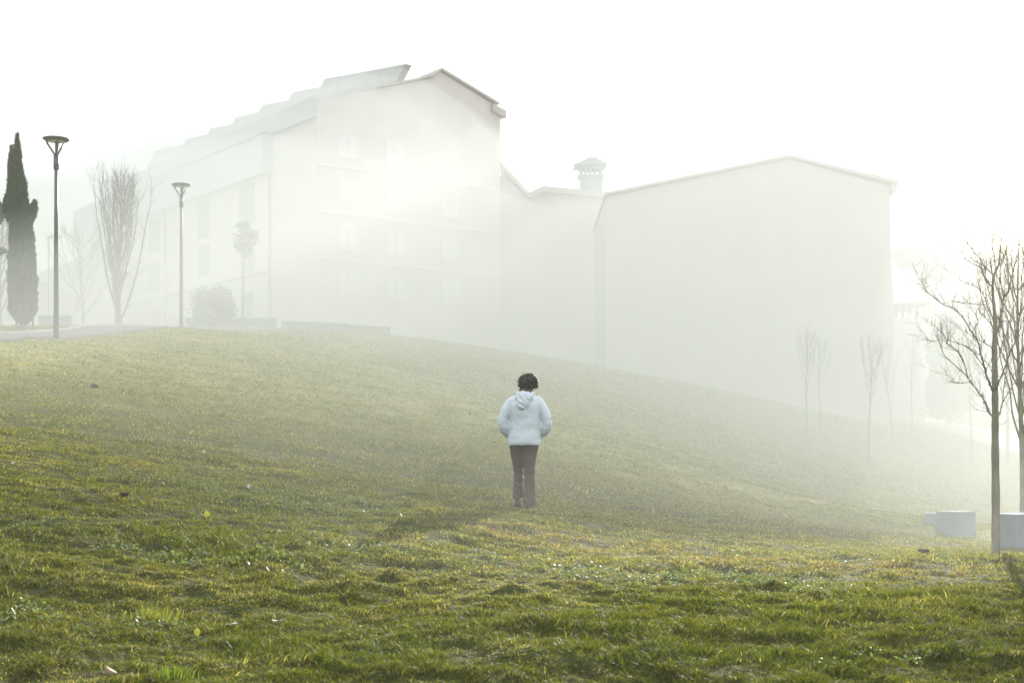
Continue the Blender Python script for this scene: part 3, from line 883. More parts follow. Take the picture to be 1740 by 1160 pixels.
# ------------------------------------------------------------------ buildings
L0 = Vector((-37.75, 125, 0)); DIR = Vector((.597, -.802, 0)).normalized(); MV = Vector((.802, .597, 0)).normalized()
def onA(px, py, t=0.0):
    """point of the plane parallel to the long facade, t metres behind it, seen at px, py"""
    u = (px - 870) / F
    o = L0 + MV * t
    s = (u * o.y - o.x) / (DIR.x - u * DIR.y)
    p = o + DIR * s
    return s, (800 - py) / F * p.y
def A(s, z, t=0.0): return L0 + DIR * s + MV * t + Vector((0, 0, z))
SA = lambda px: onA(px, 500)[0]
S_END = onA(538, 200)[0]; S_LOW = onA(463, 200)[0]; S_UP = onA(203, 300)[0]
ZB = 9.0
b1 = thing('long_building', 'long foggy block with pale fascia bands and a stepped sawtooth roof', 'building', A(0, 13))
O1 = b1.location.copy()
def bp(mb, name, mat, parent=b1, origin=O1, **kw):
    o = mb.build(name, mat, parent, **kw)
    o.data.transform(Matrix.Translation(-origin))
    return o
k = MB()
k.prism([A(0, ZB), A(0, 22.5), A(S_UP, 22.5), A(S_UP, ZB)], MV * 13)
C1 = A(S_END, 0)
def onE(px, py):
    u = (px - 870) / F
    t = (u * C1.y - C1.x) / (MV.x - u * MV.y)
    return C1 + MV * t + Vector((0, 0, (800 - py) / F * (C1.y + MV.y * t)))
def E(t, z): return C1 + MV * t + Vector((0, 0, z))
gab = [E(0, ZB), E(0, 23.7), onE(640, 151), onE(732, 133), onE(747, 121), onE(842, 180), onE(850, 200), onE(850, 560)]
gab[-1].z = ZB - 4
k.prism(gab, -DIR * (S_END - S_UP - .05))
wall = bp(k, 'wall', M['render'])
k = MB(); k.prism([A(-.4, 20.08), A(-.4, 22.64), A(S_LOW, 22.64), A(S_LOW, 20.08)], -MV * .7); bp(k, 'fascia', M['fascia'])
k = MB(); k.prism([A(S_UP, 22.645), A(S_UP, 23.95), A(S_END + .02, 23.95), A(S_END + .02, 22.645)], -MV * .25); bp(k, 'fascia', M['fascia'])
k = MB(); k.prism([A(-.4, 22.645), A(-.4, 22.76), A(S_LOW, 22.76), A(S_LOW, 22.645)], -MV * .78); bp(k, 'coping', M['metal_roof'])
# gable roof slabs over the end wall
k = MB()
def rs(pa, pb, th): return [pa, pb, pb + Vector((0, 0, th)), pa + Vector((0, 0, th))]
o2 = DIR * .3
k.prism([p + o2 for p in rs(onE(640, 150), onE(732, 132), .12)], -DIR * 34)
k.prism([p + o2 for p in rs(onE(732.05, 132), onE(747, 120), .12)], -DIR * 33.8)
k.prism([p + o2 for p in rs(onE(747.05, 120), onE(845, 179), .12)], -DIR * 34)
k.prism([p + o2 for p in rs(onE(834, 190), onE(856, 202), .5)], -DIR * 34)
bp(k, 'roof', M['roof'])
teeth = [((250, 285), (263, 256), (313, 246)), ((313, 246), (317, 236), (353, 229)), ((353, 229), (357, 219), (395, 211)), ((395, 211), (400, 200), (439, 191)),
         ((439, 191), (445, 179), (490, 170.5)), ((490, 170.5), (497, 157), (544, 148)), ((544, 148), (552, 134), (689, 109))]
for i, (a, b_, c) in enumerate(teeth):
    pts = [onA(*a, 6.5), onA(*b_, 6.5), onA(*c, 6.5)]
    poly = [A(pts[0][0], 23.0, 6.5)] + [A(s, z, 6.5) for s, z in pts]
    if i < 6: poly.append(A(pts[2][0], 23.0, 6.5))
    else:
        e = onA(673, 140, 6.5); poly += [A(e[0], e[1], 6.5), A(e[0], 23.0, 6.5)]
    k = MB(); k.prism(poly, MV * (3.2 + .02 * i if i < 6 else .5)); bp(k, 'roof_light', M['metal_roof'])
def window(parent, org, q, out, name='window', shut=False):
    """q: four wall points bl, br, tr, tl; out: outward normal"""
    out = out.normalized()
    k = MB()
    bl, br, tr_, tl = q
    w = (br - bl); h = (tl - bl)
    def pt(a, b_): return bl + w * a + h * b_
    fw, fh = .08 / w.length, .08 / h.length
    for (a0, a1, b0, b1_) in ((0, fw, 0, 1), (1 - fw, 1, 0, 1), (fw, 1 - fw, 0, fh), (fw, 1 - fw, 1 - fh, 1), (.5 - fw / 2, .5 + fw / 2, fh, 1 - fh)):
        k.prism([pt(a0, b0), pt(a1, b0), pt(a1, b1_), pt(a0, b1_)], out * .08)
    fr = bp(k, name, M['render_pale'] if shut else M['frame'], parent, org)
    k = MB(); k.prism([pt(fw, fh), pt(1 - fw, fh), pt(1 - fw, 1 - fh), pt(fw, 1 - fh)], out * .03)
    pn = k.build('shutter' if shut else 'pane', M['render_pale'] if shut else M['glass'], fr); pn.data.transform(Matrix.Translation(-org))
    return fr
def win_A(px0, px1, pt0, pb0):
    s0, z1 = onA(px0, pt0); s1, _ = onA(px1, pt0)
    _, z0 = onA(px0, pb0)
    window(b1, O1, [A(s0, z0), A(s1, z0), A(s1, z1), A(s0, z1)], -MV)
for r_ in [(154, 166, 418, 458), (154, 166, 466, 500), (150, 160, 524, 549), (166, 176, 522, 548), (200, 215, 398, 440), (200, 215, 455, 505), (254, 272, 376, 432), (254, 272, 449, 502),
           (337, 356, 345, 408), (337, 356, 420, 472), (408, 432, 318, 384), (410, 432, 397, 466), (258, 272, 528, 552), (338, 354, 512, 548), (412, 430, 500, 540)]:
    win_A(*r_)
for px in (283, 461):
    s = SA(px)
    k = MB(); k.tube([A(s, ZB, -.12), A(s, 20.0, -.12)], .11, 8); bp(k, 'downpipe', M['pipe'], smooth=True)
k = MB()
s0, z0 = onA(217, 520); s1, _ = onA(463, 440)
k.prism([A(s0, z0 - .1), A(s0, z0 + .1), A(s1, z0 + .1), A(s1, z0 - .1)], -MV * .12); bp(k, 'string_course', M['pipe'])
# balcony under a window, with rails
s0, z0 = onA(243, 512); s1, _ = onA(279, 500)
k = MB(); k.prism([A(s0, z0), A(s0, z0 + .18), A(s1, z0 + .18), A(s1, z0)], -MV * 1.0)
bal = bp(k, 'balcony', M['render_pale'])
k = MB()
for i in range(9):
    s = lerp(s0 + .03, s1 - .03, i / 8); k.tube([A(s, z0 + .17, -.95), A(s, z0 + 1.1, -.95)], .025, 5)
k.tube([A(s0, z0 + 1.1, -.95), A(s1, z0 + 1.1, -.95)], .035, 6)
rl = k.build('railing', M['pipe'], bal); rl.data.transform(Matrix.Translation(-O1))
for t0 in (1.6, 5.2, 9.6):
    for z0 in (11.3, 14.3, 17.3, 20.3):
        if t0 == 9.6 and z0 > 18: continue
        q = [E(t0, z0), E(t0 + 1.5, z0), E(t0 + 1.5, z0 + 1.7), E(t0, z0 + 1.7)]
        window(b1, O1, q, DIR, shut=True)
k = MB()
for z0 in (13.6, 16.6, 19.6): k.prism([E(.1, z0), E(14.4, z0), E(14.4, z0 + .15), E(.1, z0 + .15)], DIR * .08)
bp(k, 'string_course', M['render_pale'])

# connecting wing
b2 = thing('low_wing', 'low foggy wing with a falling roof joining the long block and the gabled house', 'building', un(930, 600, 100.5))
O2 = b2.location.copy()
Y2 = 100.5
def q2(px, py): return un(px, py, Y2)
k = MB(); pts = [q2(800, 300), q2(858, 300), q2(898, 338), q2(919, 328), q2(1045, 336), q2(1045, 700), q2(800, 700)]; k.prism(pts[::-1], (0, 9, 0)); bp(k, 'wall', M['render'], b2, O2)
k = MB()
for a, b_ in (((850, 277), (900, 330)), ((900, 330), (921, 319)), ((921, 319), (1047, 330))):
    k.prism([q2(*a) + Vector((0, -.6, 0)), q2(*b_) + Vector((0, -.6, 0)), q2(b_[0], b_[1] + 9) + Vector((0, -.6, 0)), q2(a[0], a[1] + 9) + Vector((0, -.6, 0))][::-1], (0, 10, 0))
bp(k, 'roof', M['roof'], b2, O2)

# roofed chimney and antenna of the wing
YC = Y2 + 1.2
k = MB(); k.box(q2(988, 0).x, q2(1024, 0).x, YC, YC + 1.4, q2(0, 345).z, q2(0, 292).z)
for px in (989.7, 997, 1005, 1013, 1022.3):
    for dy in (.02, 1.2): k.box(q2(px - 1.7, 0).x, q2(px + 1.7, 0).x, YC + dy, YC + dy + .18, q2(0, 292).z, q2(0, 280).z)
k.box(q2(984, 0).x, q2(1028, 0).x, YC - .15, YC + 1.55, q2(0, 293.5).z, q2(0, 290.5).z)
k.box(q2(986, 0).x, q2(1026, 0).x, YC - .1, YC + 1.5, q2(0, 280).z, q2(0, 275).z)
ch = bp(k, 'chimney', M['concrete'], b2, O2)
k = MB(); k.prism([q2(976, 275) + Vector((0, .8, 0)), q2(1003, 263) + Vector((0, .8, 0)), q2(1013, 263) + Vector((0, .8, 0)), q2(1033, 274) + Vector((0, .8, 0))][::-1], (0, 2.3, 0)); cc = k.build('chimney_cap', M['concrete'], ch); cc.data.transform(Matrix.Translation(-O2))
k = MB(); qa = lambda px, py: q2(px, py) + Vector((0, 4, 0))
k.tube([qa(1029, 340), qa(1029, 232)], .045, 6)
for py, w in ((241, 16), (246, 8), (290, 13)): k.tube([qa(1029 - w * .6, py), qa(1029 + w, py)], .03, 5)
bp(k, 'antenna', M['pipe'], b2, O2)

# gabled house
Y3 = 84.0
def q3(px, py, dy=0): return un(px, py, Y3) + Vector((0, dy, 0))
b3 = thing('gabled_house', 'wide foggy house with a low gable and overhanging eaves right of the middle', 'building', un(1270, 640, Y3))
O3 = b3.location.copy()
k = MB(); k.prism([q3(1030, 335), q3(1340, 270), q3(1512, 316), q3(1513, 420), q3(1519, 520), q3(1519, 740), q3(1030, 740)][::-1], (0, 12, 0)); bp(k, 'wall', M['render'], b3, O3)
k = MB()
k.prism([q3(1028, 329, -.35), q3(1340, 265, -.35), q3(1340, 269, -.35), q3(1028, 333, -.35)][::-1], (0, 13.5, 0))
k.prism([q3(1340.05, 265, -.35), q3(1526, 309, -.35), q3(1525, 315, -.35), q3(1340.05, 269, -.35)][::-1], (0, 13.5, 0))
k.prism([q3(1513, 314, -.3), q3(1522, 316, -.3), q3(1520, 329, -.3), q3(1513, 332, -.3)][::-1], (0, 13.2, 0))
bp(k, 'roof', M['roof'], b3, O3)

# low pale building at the left, behind everything
Y4 = 112.0
def q4(px, py, dy=0): return un(px, py, Y4) + Vector((0, dy, 0))
b4 = thing('low_building', 'low pale building with a rising dark roof between cypress and long block', 'building', un(90, 560, Y4))
O4 = b4.location.copy()
k = MB(); k.prism([q4(66, 474), q4(190, 474), q4(190, 580), q4(66, 580)][::-1], (0, 9, 0)); bp(k, 'wall', M['render_pale'], b4, O4)
k = MB(); k.prism([q4(60, 468, -.5), q4(147, 437, -.5), q4(190, 424, -.5), q4(190, 473.8, -.5), q4(60, 473.8, -.5)][::-1], (0, 10, 0)); bp(k, 'roof', M['metal_roof'], b4, O4)
k = MB(); k.box(q4(80, 0).x, q4(130, 0).x, Y4 - .7, Y4 - .52, q4(0, 476).z, q4(0, 472).z); bp(k, 'gutter', M['kerb'], b4, O4)
for a, b_, c, e in ((68, 77, 505, 540), (105, 114, 500, 530), (128, 137, 500, 530)):
    window(b4, O4, [q4(a, e), q4(b_, e), q4(b_, c), q4(a, c)], Vector((0, -1, 0)))
b5 = thing('flat_building', 'darker foggy low building at the left frame edge behind the cypress', 'building', un(10, 560, 104))
O5 = b5.location.copy()
def q5(px, py, dy=0): return un(px, py, 104) + Vector((0, dy, 0))
k = MB(); k.prism([q5(-120, 482), q5(64, 482), q5(64, 590), q5(-120, 590)][::-1], (0, 7, 0)); bp(k, 'wall', M['render'], b5, O5)
k = MB(); k.prism([q5(-124, 476, -.4), q5(66, 476, -.4), q5(66, 481.8, -.4), q5(-124, 481.8, -.4)][::-1], (0, 7.8, 0)); bp(k, 'roof', M['metal_roof'], b5, O5)
for a in (-60, 8, 34):
    window(b5, O5, [q5(a, 545), q5(a + 12, 545), q5(a + 12, 505), q5(a, 505)], Vector((0, -1, 0)))
# garden wall in front of it
gd = 62.0
c = at(96, gd); k = MB(); k.box(-.75, .62, -.15, .15, -.3, (560 - 539) / F * gd); k.box(-.79, .66, -.2, .2, (560 - 539) / F * gd, (560 - 536.5) / F * gd)
o = k.build('garden_wall', M['concrete'], None, bevel=.01); o.location = c
add_props(o, 'short low grey wall with a flat top just right of the cypress foot', 'wall')

# annex with rooftop canopy right of the gabled house
Y6 = 96.0
def q6(px, py, dy=0): return un(px, py, Y6) + Vector((0, dy, 0))
b6 = thing('annex', 'faint annex with a posted rooftop canopy just right of the gabled house', 'building', un(1548, 680, Y6))
O6 = b6.location.copy()
k = MB(); k.prism([q6(1500, 540), q6(1572, 540), q6(1572, 715), q6(1500, 715)][::-1], (0, 6, 0)); bp(k, 'wall', M['render_pale'], b6, O6)
for px in (1524, 1536, 1548, 1560, 1571):
    for dy in (.15, 4):
        k = MB(); k.tube([q6(px, 541, dy), q6(px, 517, dy)], .05, 6); bp(k, 'post', M['pipe'], b6, O6)
k = MB(); k.tube([q6(1520, 530, .15), q6(1572, 530, .15)], .03, 5); bp(k, 'rail', M['pipe'], b6, O6)
k = MB(); k.prism([q6(1516, 515, -.4), q6(1580, 513, -.4), q6(1580, 516.5, -.4), q6(1516, 518, -.4)][::-1], (0, 5, 0)); bp(k, 'canopy', M['metal_roof'], b6, O6)

# ------------------------------------------------------------------ evergreens and shrubs in the fog
def bushy(name, label, cat, px, d, blobs, n, size, seed, trunk=None, c1=(0.07, 0.095, 0.05), c2=(0.11, 0.14, 0.08), group=None):
    b = at(px, d); S = d / F
    root = thing(name, label, cat, b, 0, group)
    r = np.random.default_rng(seed)
    P = []; Nn = []
    vol = sum(a[2] * a[3] for a in blobs)
    for cx, cz, rx, rz in blobs:
        m_ = int(n * rx * rz / vol)
        v = r.normal(0, 1, (m_, 3)); v /= np.linalg.norm(v, axis=1)[:, None]
        k = r.random(m_)[:, None] ** .4 * (1 + .35 * (fbm(v[:, 0] * 2.5 + cx, v[:, 2] * 2.5 + v[:, 1] * 2, seed, 3) - .5))[:, None]
        k *= (1 + .35 * (r.random(m_) ** 6))[:, None]; P.append(np.array([cx * S, r.uniform(-.2, .2) * rx * S, cz * S]) + v * k * np.array([rx, rx, rz]) * S); Nn.append(v)
    obj('foliage', leaves(np.concatenate(P), np.concatenate(Nn), size, .45, c1, c2, up=.2, seed=seed), M['leaf'], root)
    if trunk:
        for pts in trunk:
            k = MB(); k.tube(catmull([(x * S, 0, z * S) for x, z, _ in pts], 4), [float(v) for v in np.interp(np.linspace(0, len(pts) - 1, 4 * (len(pts) - 1) + 1), range(len(pts)), [w * S for *_, w in pts])], 8)
            k.build('trunk', M['bark_far'], root, smooth=True)
    return root
bushy('umbrella_pine', 'umbrella-shaped pine with a wide flat crown, fading into fog beside the gabled house', 'tree', 1552, 112,
      [(10, 250, 34, 12), (30, 240, 26, 12), (-14, 262, 22, 9), (40, 258, 18, 9), (52, 226, 14, 9), (24, 222, 12, 8)], 9000, .3, 71,
      [[(0, -5, 4), (4, 60, 4), (16, 130, 3.4), (26, 170, 3), (18, 215, 2.4), (10, 250, 1.2)], [(18, 140, 2.4), (34, 185, 2), (44, 235, 1)]])
bushy('round_tree', 'rounded evergreen tree behind the twigs of the near young tree', 'tree', 1612, 100,
      [(0, 70, 34, 60), (-8, 130, 30, 40), (18, 110, 30, 44), (-2, 165, 22, 26), (30, 60, 24, 44), (-22, 50, 18, 40)], 13000, .3, 72, [[(0, -5, 4), (0, 60, 3), (0, 120, 2)]])
bushy('garden_shrub', 'loose misty shrub standing right of the farther street lamp', 'shrub', 358, 72, [(0, 30, 30, 26), (-12, 48, 20, 20), (16, 56, 20, 16), (26, 34, 18, 22)], 5200, .14, 73, [[(0, -3, 2), (0, 30, 1)]])
bushy('topiary_tree', 'misty small tree with a bowl-shaped crown against the long building', 'tree', 413, 76,
      [(4, 152, 22, 10), (6, 134, 12, 14), (0, 172, 14, 9), (14, 160, 14, 8), (-8, 140, 9, 9)], 1300, .14, 74, [[(0, -3, 3), (0, 60, 2.6), (2, 150, 1.6)]])
# clipped hedge at the crest
hd_ = 78.0
for i, (p0, p1, hh, lab) in enumerate([(316, 470, 17, 'low clipped hedge at the foot of the long building, left length'), (480, 662, 14, 'lower dark hedge at the foot of the long building, right length')]):
    S = hd_ / F
    r = np.random.default_rng(90 + i)
    n_ = 7000
    px = r.uniform(p0, p1, n_); d = hd_ + r.uniform(-.6, .6, n_)
    x = (px - 870) / F * d
    z = gz(x, d) + (r.random(n_) ** .6) * (hh + 3 * (fbm(px * .05, px * 0, 5, 2) - .5)) * S
    xc = ((p0 + p1) / 2 - 870) / F * hd_
    org = Vector((xc, hd_, g1(xc, hd_)))
    P = np.stack([x, d, z], 1) - np.array(org)
    o = obj('clipped_hedge', leaves(P, r.normal(0, 1, (n_, 3)), .13, .5, (0.07, 0.09, 0.045), (0.11, 0.13, 0.075), seed=i), M['leaf'])
    o.location = org
    add_props(o, lab, 'hedge', 'hedges at the foot of the long building')
# ------------------------------------------------------------------ the person
PX, PY = 0.155, 17.3
pg = g1(PX, PY)
person = thing('person', 'walker seen from behind in pale hooded sweatshirt and brown trousers, hands in front pockets', 'person', (PX, PY, pg))
PS = 1.0
def fold(co, nrm, amp, fx_, fz_, seed, k=1.0):
    v = noise.noise(Vector((co.x * fx_, co.y * fx_, co.z * fz_ + seed)))
    w = noise.noise(Vector((co.x * fx_ * 2.3, co.y * fx_ * 2.3, co.z * fz_ * 2.1 + seed * 3)))
    return co + nrm * amp * (v + .5 * w) * k
person.scale = (1.02, 1.02, 1.02)
# body: one continuous skin (head, neck, torso, arms, hands, legs)
k = MB()
k.loft([(0, 0, .86, .135, .09), (0, 0, .95, .145, .10), (0, 0, 1.05, .12, .09), (0, 0, 1.18, .135, .10), (0, .0, 1.30, .15, .10), (0, 0, 1.36, .13, .08), (0, 0, 1.40, .06, .06)], 20)
k.tube([(0, .0, 1.34), (.015, .02, 1.42), (.03, .045, 1.48)], [.06, .055, .055], 12)
k.ball((0.035, .055, 1.525), (.074, .092, .108), 16, 12)
k.ball((0.038, .115, 1.47), (.045, .04, .045), 12, 8)                      # jaw
k.tube([(0.038, .145, 1.535), (0.038, .165, 1.505)], [.010, .014], 8)      # nose
k.tube([(.012, .143, 1.468), (.064, .143, 1.468)], [.008, .008], 6)        # lips
for s in (-1, 1):
    k.ball((0.035 + s * .077, .045, 1.515), (.012, .022, .032), 8, 6)      # ear
    k.ball((0.036 + s * .03, .137, 1.535), (.012, .008, .007), 8, 6)       # eye
    k.tube([(s * .14, 0, 1.31), (s * .18, -.01, 1.25), (s * .236, -.025, 1.15), (s * .262, -.035, 1.02)], [.045, .045, .04, .032], 10)
    k.tube([(s * .262, -.03, 1.02), (s * .25, .0, .97), (s * .213, .06, .928), (s * .165, .12, .91)], [.032, .030, .027, .022], 10)
    # hand: palm, four fingers, thumb, curled inside the pocket
    k.tube([(s * .165, .12, .93), (s * .135, .135, .905), (s * .11, .14, .885)], [.024, .034, .030], 8)
    for fi in range(4):
        z0 = .905 - fi * .018
        L_ = (.030, .034, .032, .026)[fi]
        k.tube([(s * .112, .142, z0), (s * (.112 - L_), .150, z0 - .006), (s * (.112 - L_ * 1.7), .142, z0 - .016)], [.009, .0085, .007], 6)
    k.tube([(s * .135, .14, .925), (s * .105, .155, .935), (s * .08, .16, .93)], [.011, .010, .008], 6)
LEGS = {-1: [(-.078, 0, .86), (-.086, .02, .66), (-.078, .065, .46), (-.078, .10, .30), (-.080, .12, .13)],
        1: [(.075, 0, .86), (.060, -.015, .66), (.054, -.03, .46), (.054, -.06, .25), (.054, -.08, .07)]}
for s in (-1, 1):
    k.tube(LEGS[s], [.08, .062, .042, .036, .030], 12)
    e = Vector(LEGS[s][-1]); k.tube([e, e + Vector((0, .06, -.04)), e + Vector((0, .14, -.05))], [.036, .034, .026], 8)
body = obj('body', fused(k, 'body', .009, 2), M['skin'], person)

# trousers
def leg_rings(s):
    if s < 0:   # left leg, forward and slightly raised heel
        return [(-.082, -.005, .86, .088, .105), (-.092, .0, .78, .094, .108), (-.088, .02, .66, .082, .095), (-.078, .045, .54, .064, .08), (-.078, .07, .44, .056, .070), (-.080, .085, .33, .056, .068), (-.080, .10, .24, .064, .078), (-.082, .11, .165, .060, .078), (-.082, .112, .145, .050, .07)]
    return [(.078, -.005, .86, .088, .105), (.075, -.01, .78, .096, .112), (.058, -.015, .66, .088, .10), (.052, -.025, .54, .072, .085), (.054, -.035, .44, .064, .076), (.054, -.05, .33, .064, .072), (.054, -.06, .22, .072, .078), (.054, -.068, .11, .080, .092), (.054, -.07, .065, .076, .09)]
k = MB()
k.loft([(0, 0, .78, .12, .10), (-.004, -.005, .82, .172, .120), (0, 0, .86, .160, .110), (0, 0, .92, .14, .10), (0, 0, .96, .12, .09)], 28)
for s in (-1, 1): k.loft(leg_rings(s)[::-1], 20)
def tr_def(co, nrm):
    c = co + nrm * 0
    # stacked creases behind and beside the right thigh and knee, loose ones by the hems
    w = 0
    if co.x > .02: w = .004 * math.sin(co.z * 2 * PI / .032 + 2.2 * noise.noise(co * 9)) * (1 if .42 < co.z < .84 else .35) * max(0, min(1, (co.x - .0) * 12))
    if co.x < .0 and co.z < .5: w = .006 * math.sin(co.z * 2 * PI / .085 + co.x * 30 + 3 * noise.noise(co * 6))
    c = c + nrm * w
    return fold(c, nrm, .007, 9, 14, 3.3)
trousers = obj('trousers', fused(k, 'trousers', .0085, 2, tr_def), M['trousers'], person)

# shoes
for s in (-1, 1):
    k = MB()
    if s < 0:
        c, lift, pitch = Vector((-.080, .12, .05)), .05, -.28
    else:
        c, lift, pitch = Vector((.054, -.075, .0)), .0, -.0
    def T(x, y, z):
        y2 = y * math.cos(pitch) - z * math.sin(pitch); z2 = y * math.sin(pitch) + z * math.cos(pitch)
        return (c.x + x, c.y + y2, c.z + z2)
    rings = [(-.075, .030, .055), (-.055, .038, .075), (0, .040, .085), (.06, .042, .065), (.12, .047, .048), (.165, .040, .036), (.185, .02, .02)]
    base = len(k.v)
    n_ = 14
    for (yy, hw, hh) in rings:
        for q in range(n_):
            a = 2 * PI * q / n_
            k.v.append(T(hw * math.cos(a), yy, max(.0, hh / 2 + hh / 2 * math.sin(a) * 1.0) + .012))
    for i in range(len(rings) - 1):
        for q in range(n_):
            a = base + i * n_ + q; b_ = base + i * n_ + (q + 1) % n_
            k.f.append((a, b_, b_ + n_, a + n_))
    k.f.append(tuple(base + q for q in range(n_ - 1, -1, -1))); k.f.append(tuple(base + (len(rings) - 1) * n_ + q for q in range(n_)))
    sh = obj('shoe', fused(k, 'shoe', .007, 2), M['shoe'], person)
    k = MB(); k.add([T(x_, y_, z_) for z_ in (0, .014) for x_, y_ in ((-.033, -.08), (.033, -.08), (.04, .0), (.046, .12), (.03, .185), (-.03, .185), (-.046, .12), (-.04, .0))],
                    [(7, 6, 5, 4, 3, 2, 1, 0), tuple(range(8, 16))] + [(i, (i + 1) % 8, 8 + (i + 1) % 8, 8 + i) for i in range(8)])
    k.build('sole', M['shoe'], sh)

# hooded sweatshirt
k = MB()
k.loft([(-.003, 0, .775, .194, .152), (-.003, 0, .80, .197, .155), (-.003, 0, .86, .193, .154), (0, 0, .96, .189, .140), (0, -.004, 1.06, .189, .132), (0, -.008, 1.16, .193, .134), (0, -.008, 1.25, .192, .132), (0, -.004, 1.32, .170, .118), (.0, .0, 1.37, .125, .10), (.0, .01, 1.405, .078, .08), (.0, .015, 1.42, .068, .072)], 32)
for s in (-1, 1):
    sx = 1.0 if s > 0 else 1.0
    k.tube(catmull([(s * .105, 0, 1.318), (s * .178, -.01, 1.258), (s * .238, -.025, 1.15), (s * .266, -.035, 1.05), (s * .262, -.02, .985)], 4), [float(v) for v in np.interp(np.linspace(0, 4, 17), range(5), [.068, .074, .064, .057, .054])], 14)
    k.tube(catmull([(s * .264, -.03, 1.02), (s * .252, .0, .968), (s * .215, .06, .925), (s * .172, .112, .895)], 4), [float(v) for v in np.interp(np.linspace(0, 3, 13), range(4), [.056, .053, .046, .038])], 14)
def ho_def(co, nrm):
    c = fold(co, nrm, .009, 6, 8, 7.7, 1.0)
    r = math.hypot(co.x, co.y * 1.3)
    if abs(co.x) > .2: c = c + nrm * .006 * noise.noise(Vector((co.x * 6, co.y * 6, co.z * 26))) * (1 if co.z < 1.12 else .3)
    if co.z < .80: c = c + nrm * -.006 * (1 if co.z > .79 else .4)     # ribbed hem pulled in
    if co.z < .79: c = c + nrm * .0012 * math.sin(math.atan2(co.y, co.x) * 90)
    return c
hoodie = obj('hoodie', fused(k, 'hoodie', .0085, 3, ho_def), M['hoodie'], person)
# hood lying on the back, slumped to the left
k = MB()
k.tube(catmull([(.078, .03, 1.405), (.082, -.05, 1.385), (.05, -.105, 1.345), (-.012, -.125, 1.31), (-.062, -.105, 1.345), (-.085, -.05, 1.385), (-.078, .03, 1.405)], 5), [float(v) for v in np.interp(np.linspace(0, 6, 31), range(7), [.024, .030, .036, .040, .036, .030, .024])], 12)
k.ball((-.008, -.095, 1.335), (.106, .062, .082), 18, 12)
k.ball((-.022, -.122, 1.272), (.088, .050, .070), 16, 10)
k.ball((-.03, -.135, 1.235), (.06, .035, .045), 16, 10)
k.ball((-.002, -.035, 1.385), (.082, .06, .045), 16, 10)
def hd_def(co, nrm):
    v = math.sin((co.z * .8 + .9 * co.x + 3.5 * co.x * co.x + .03 * noise.noise(co * 9)) * 2 * PI / .055)
    return fold(co + nrm * .005 * v, nrm, .009, 10, 10, 1.3)
obj('hood', fused(k, 'hood', .007, 2, hd_def), M['hoodie'], hoodie)
# kangaroo pocket in front
k = MB(); k.loft([(0, .125, .80, .125, .03), (0, .128, .86, .14, .035), (0, .125, .93, .12, .03), (0, .118, .97, .085, .022)], 20)
obj('pocket', fused(k, 'pocket', .009, 2), M['hoodie'], hoodie)
# dark patterned collar / scarf
k = MB(); k.tube([(math.cos(a) * .067 + .004, math.sin(a) * .064 + .018, 1.428 + .010 * math.sin(a * 2 + 1)) for a in [2 * PI * i / 20 for i in range(21)]], .020, 10)
k.tube([(math.cos(a) * .060 + .006, math.sin(a) * .060 + .02, 1.450 + .006 * math.sin(a * 3)) for a in [2 * PI * i / 20 for i in range(21)]], .016, 10)
scarf = obj('scarf', fused(k, 'scarf', .006, 1, lambda co, nr: fold(co, nr, .006, 25, 25, 2)), M['scarf'], person, (.012, 0, 0))
# short curly hair
rnd = random.Random(12)
k = MB()
k.ball((0.002, .035, 1.535), (.100, .105, .098), 20, 14)
k.ball((0.0, -.005, 1.495), (.088, .075, .062), 16, 10)
hc = Vector((0.0, .025, 1.53))
for i in range(240):
    v = Vector((rnd.gauss(0, 1), rnd.gauss(0, 1), rnd.gauss(0, 1))).normalized()
    if v.z < -.62 or (v.y > .62 and v.z < .25): continue
    q = hc + Vector((v.x * .112, v.y * .110, v.z * .100 + (0 if v.z > 0 else .0)))
    r = rnd.uniform(.012, .020)
    k.ball(q, r, 7, 5)
for q in ((.125, 0.02, 1.50), (.118, .03, 1.475), (-.115, .0, 1.485), (.03, .0, 1.635), (.055, .01, 1.625), (.12, .0, 1.525)):
    k.ball(q, (.014, .016, .020), 7, 5)
hair_me = fused(k, 'hair', .006, 1, lambda co, nr: fold(co, nr, .012, 38, 38, 5))
hair = obj('hair', hair_me, M['hair'], person, (.038, 0, .085))
hair.scale = (.93, .95, .945)
# loose curls around the outline
k = MB()
for i in range(900):
    v = Vector((rnd.gauss(0, 1), rnd.gauss(0, 1), rnd.gauss(0, 1))).normalized()
    if v.z < -.68 or (v.y > .55 and v.z < .25): continue
    q = hc + Vector((v.x * .112, v.y * .110, v.z * .104))
    d = (v + Vector((rnd.gauss(0, .6), rnd.gauss(0, .6), rnd.gauss(0, .6)))).normalized()
    twig(k, q, d, rnd.uniform(.02, .052), .003, rnd, -.6, .6, 5, 4, 0, 0)
k.build('curls', M['hair'], hair, smooth=True)

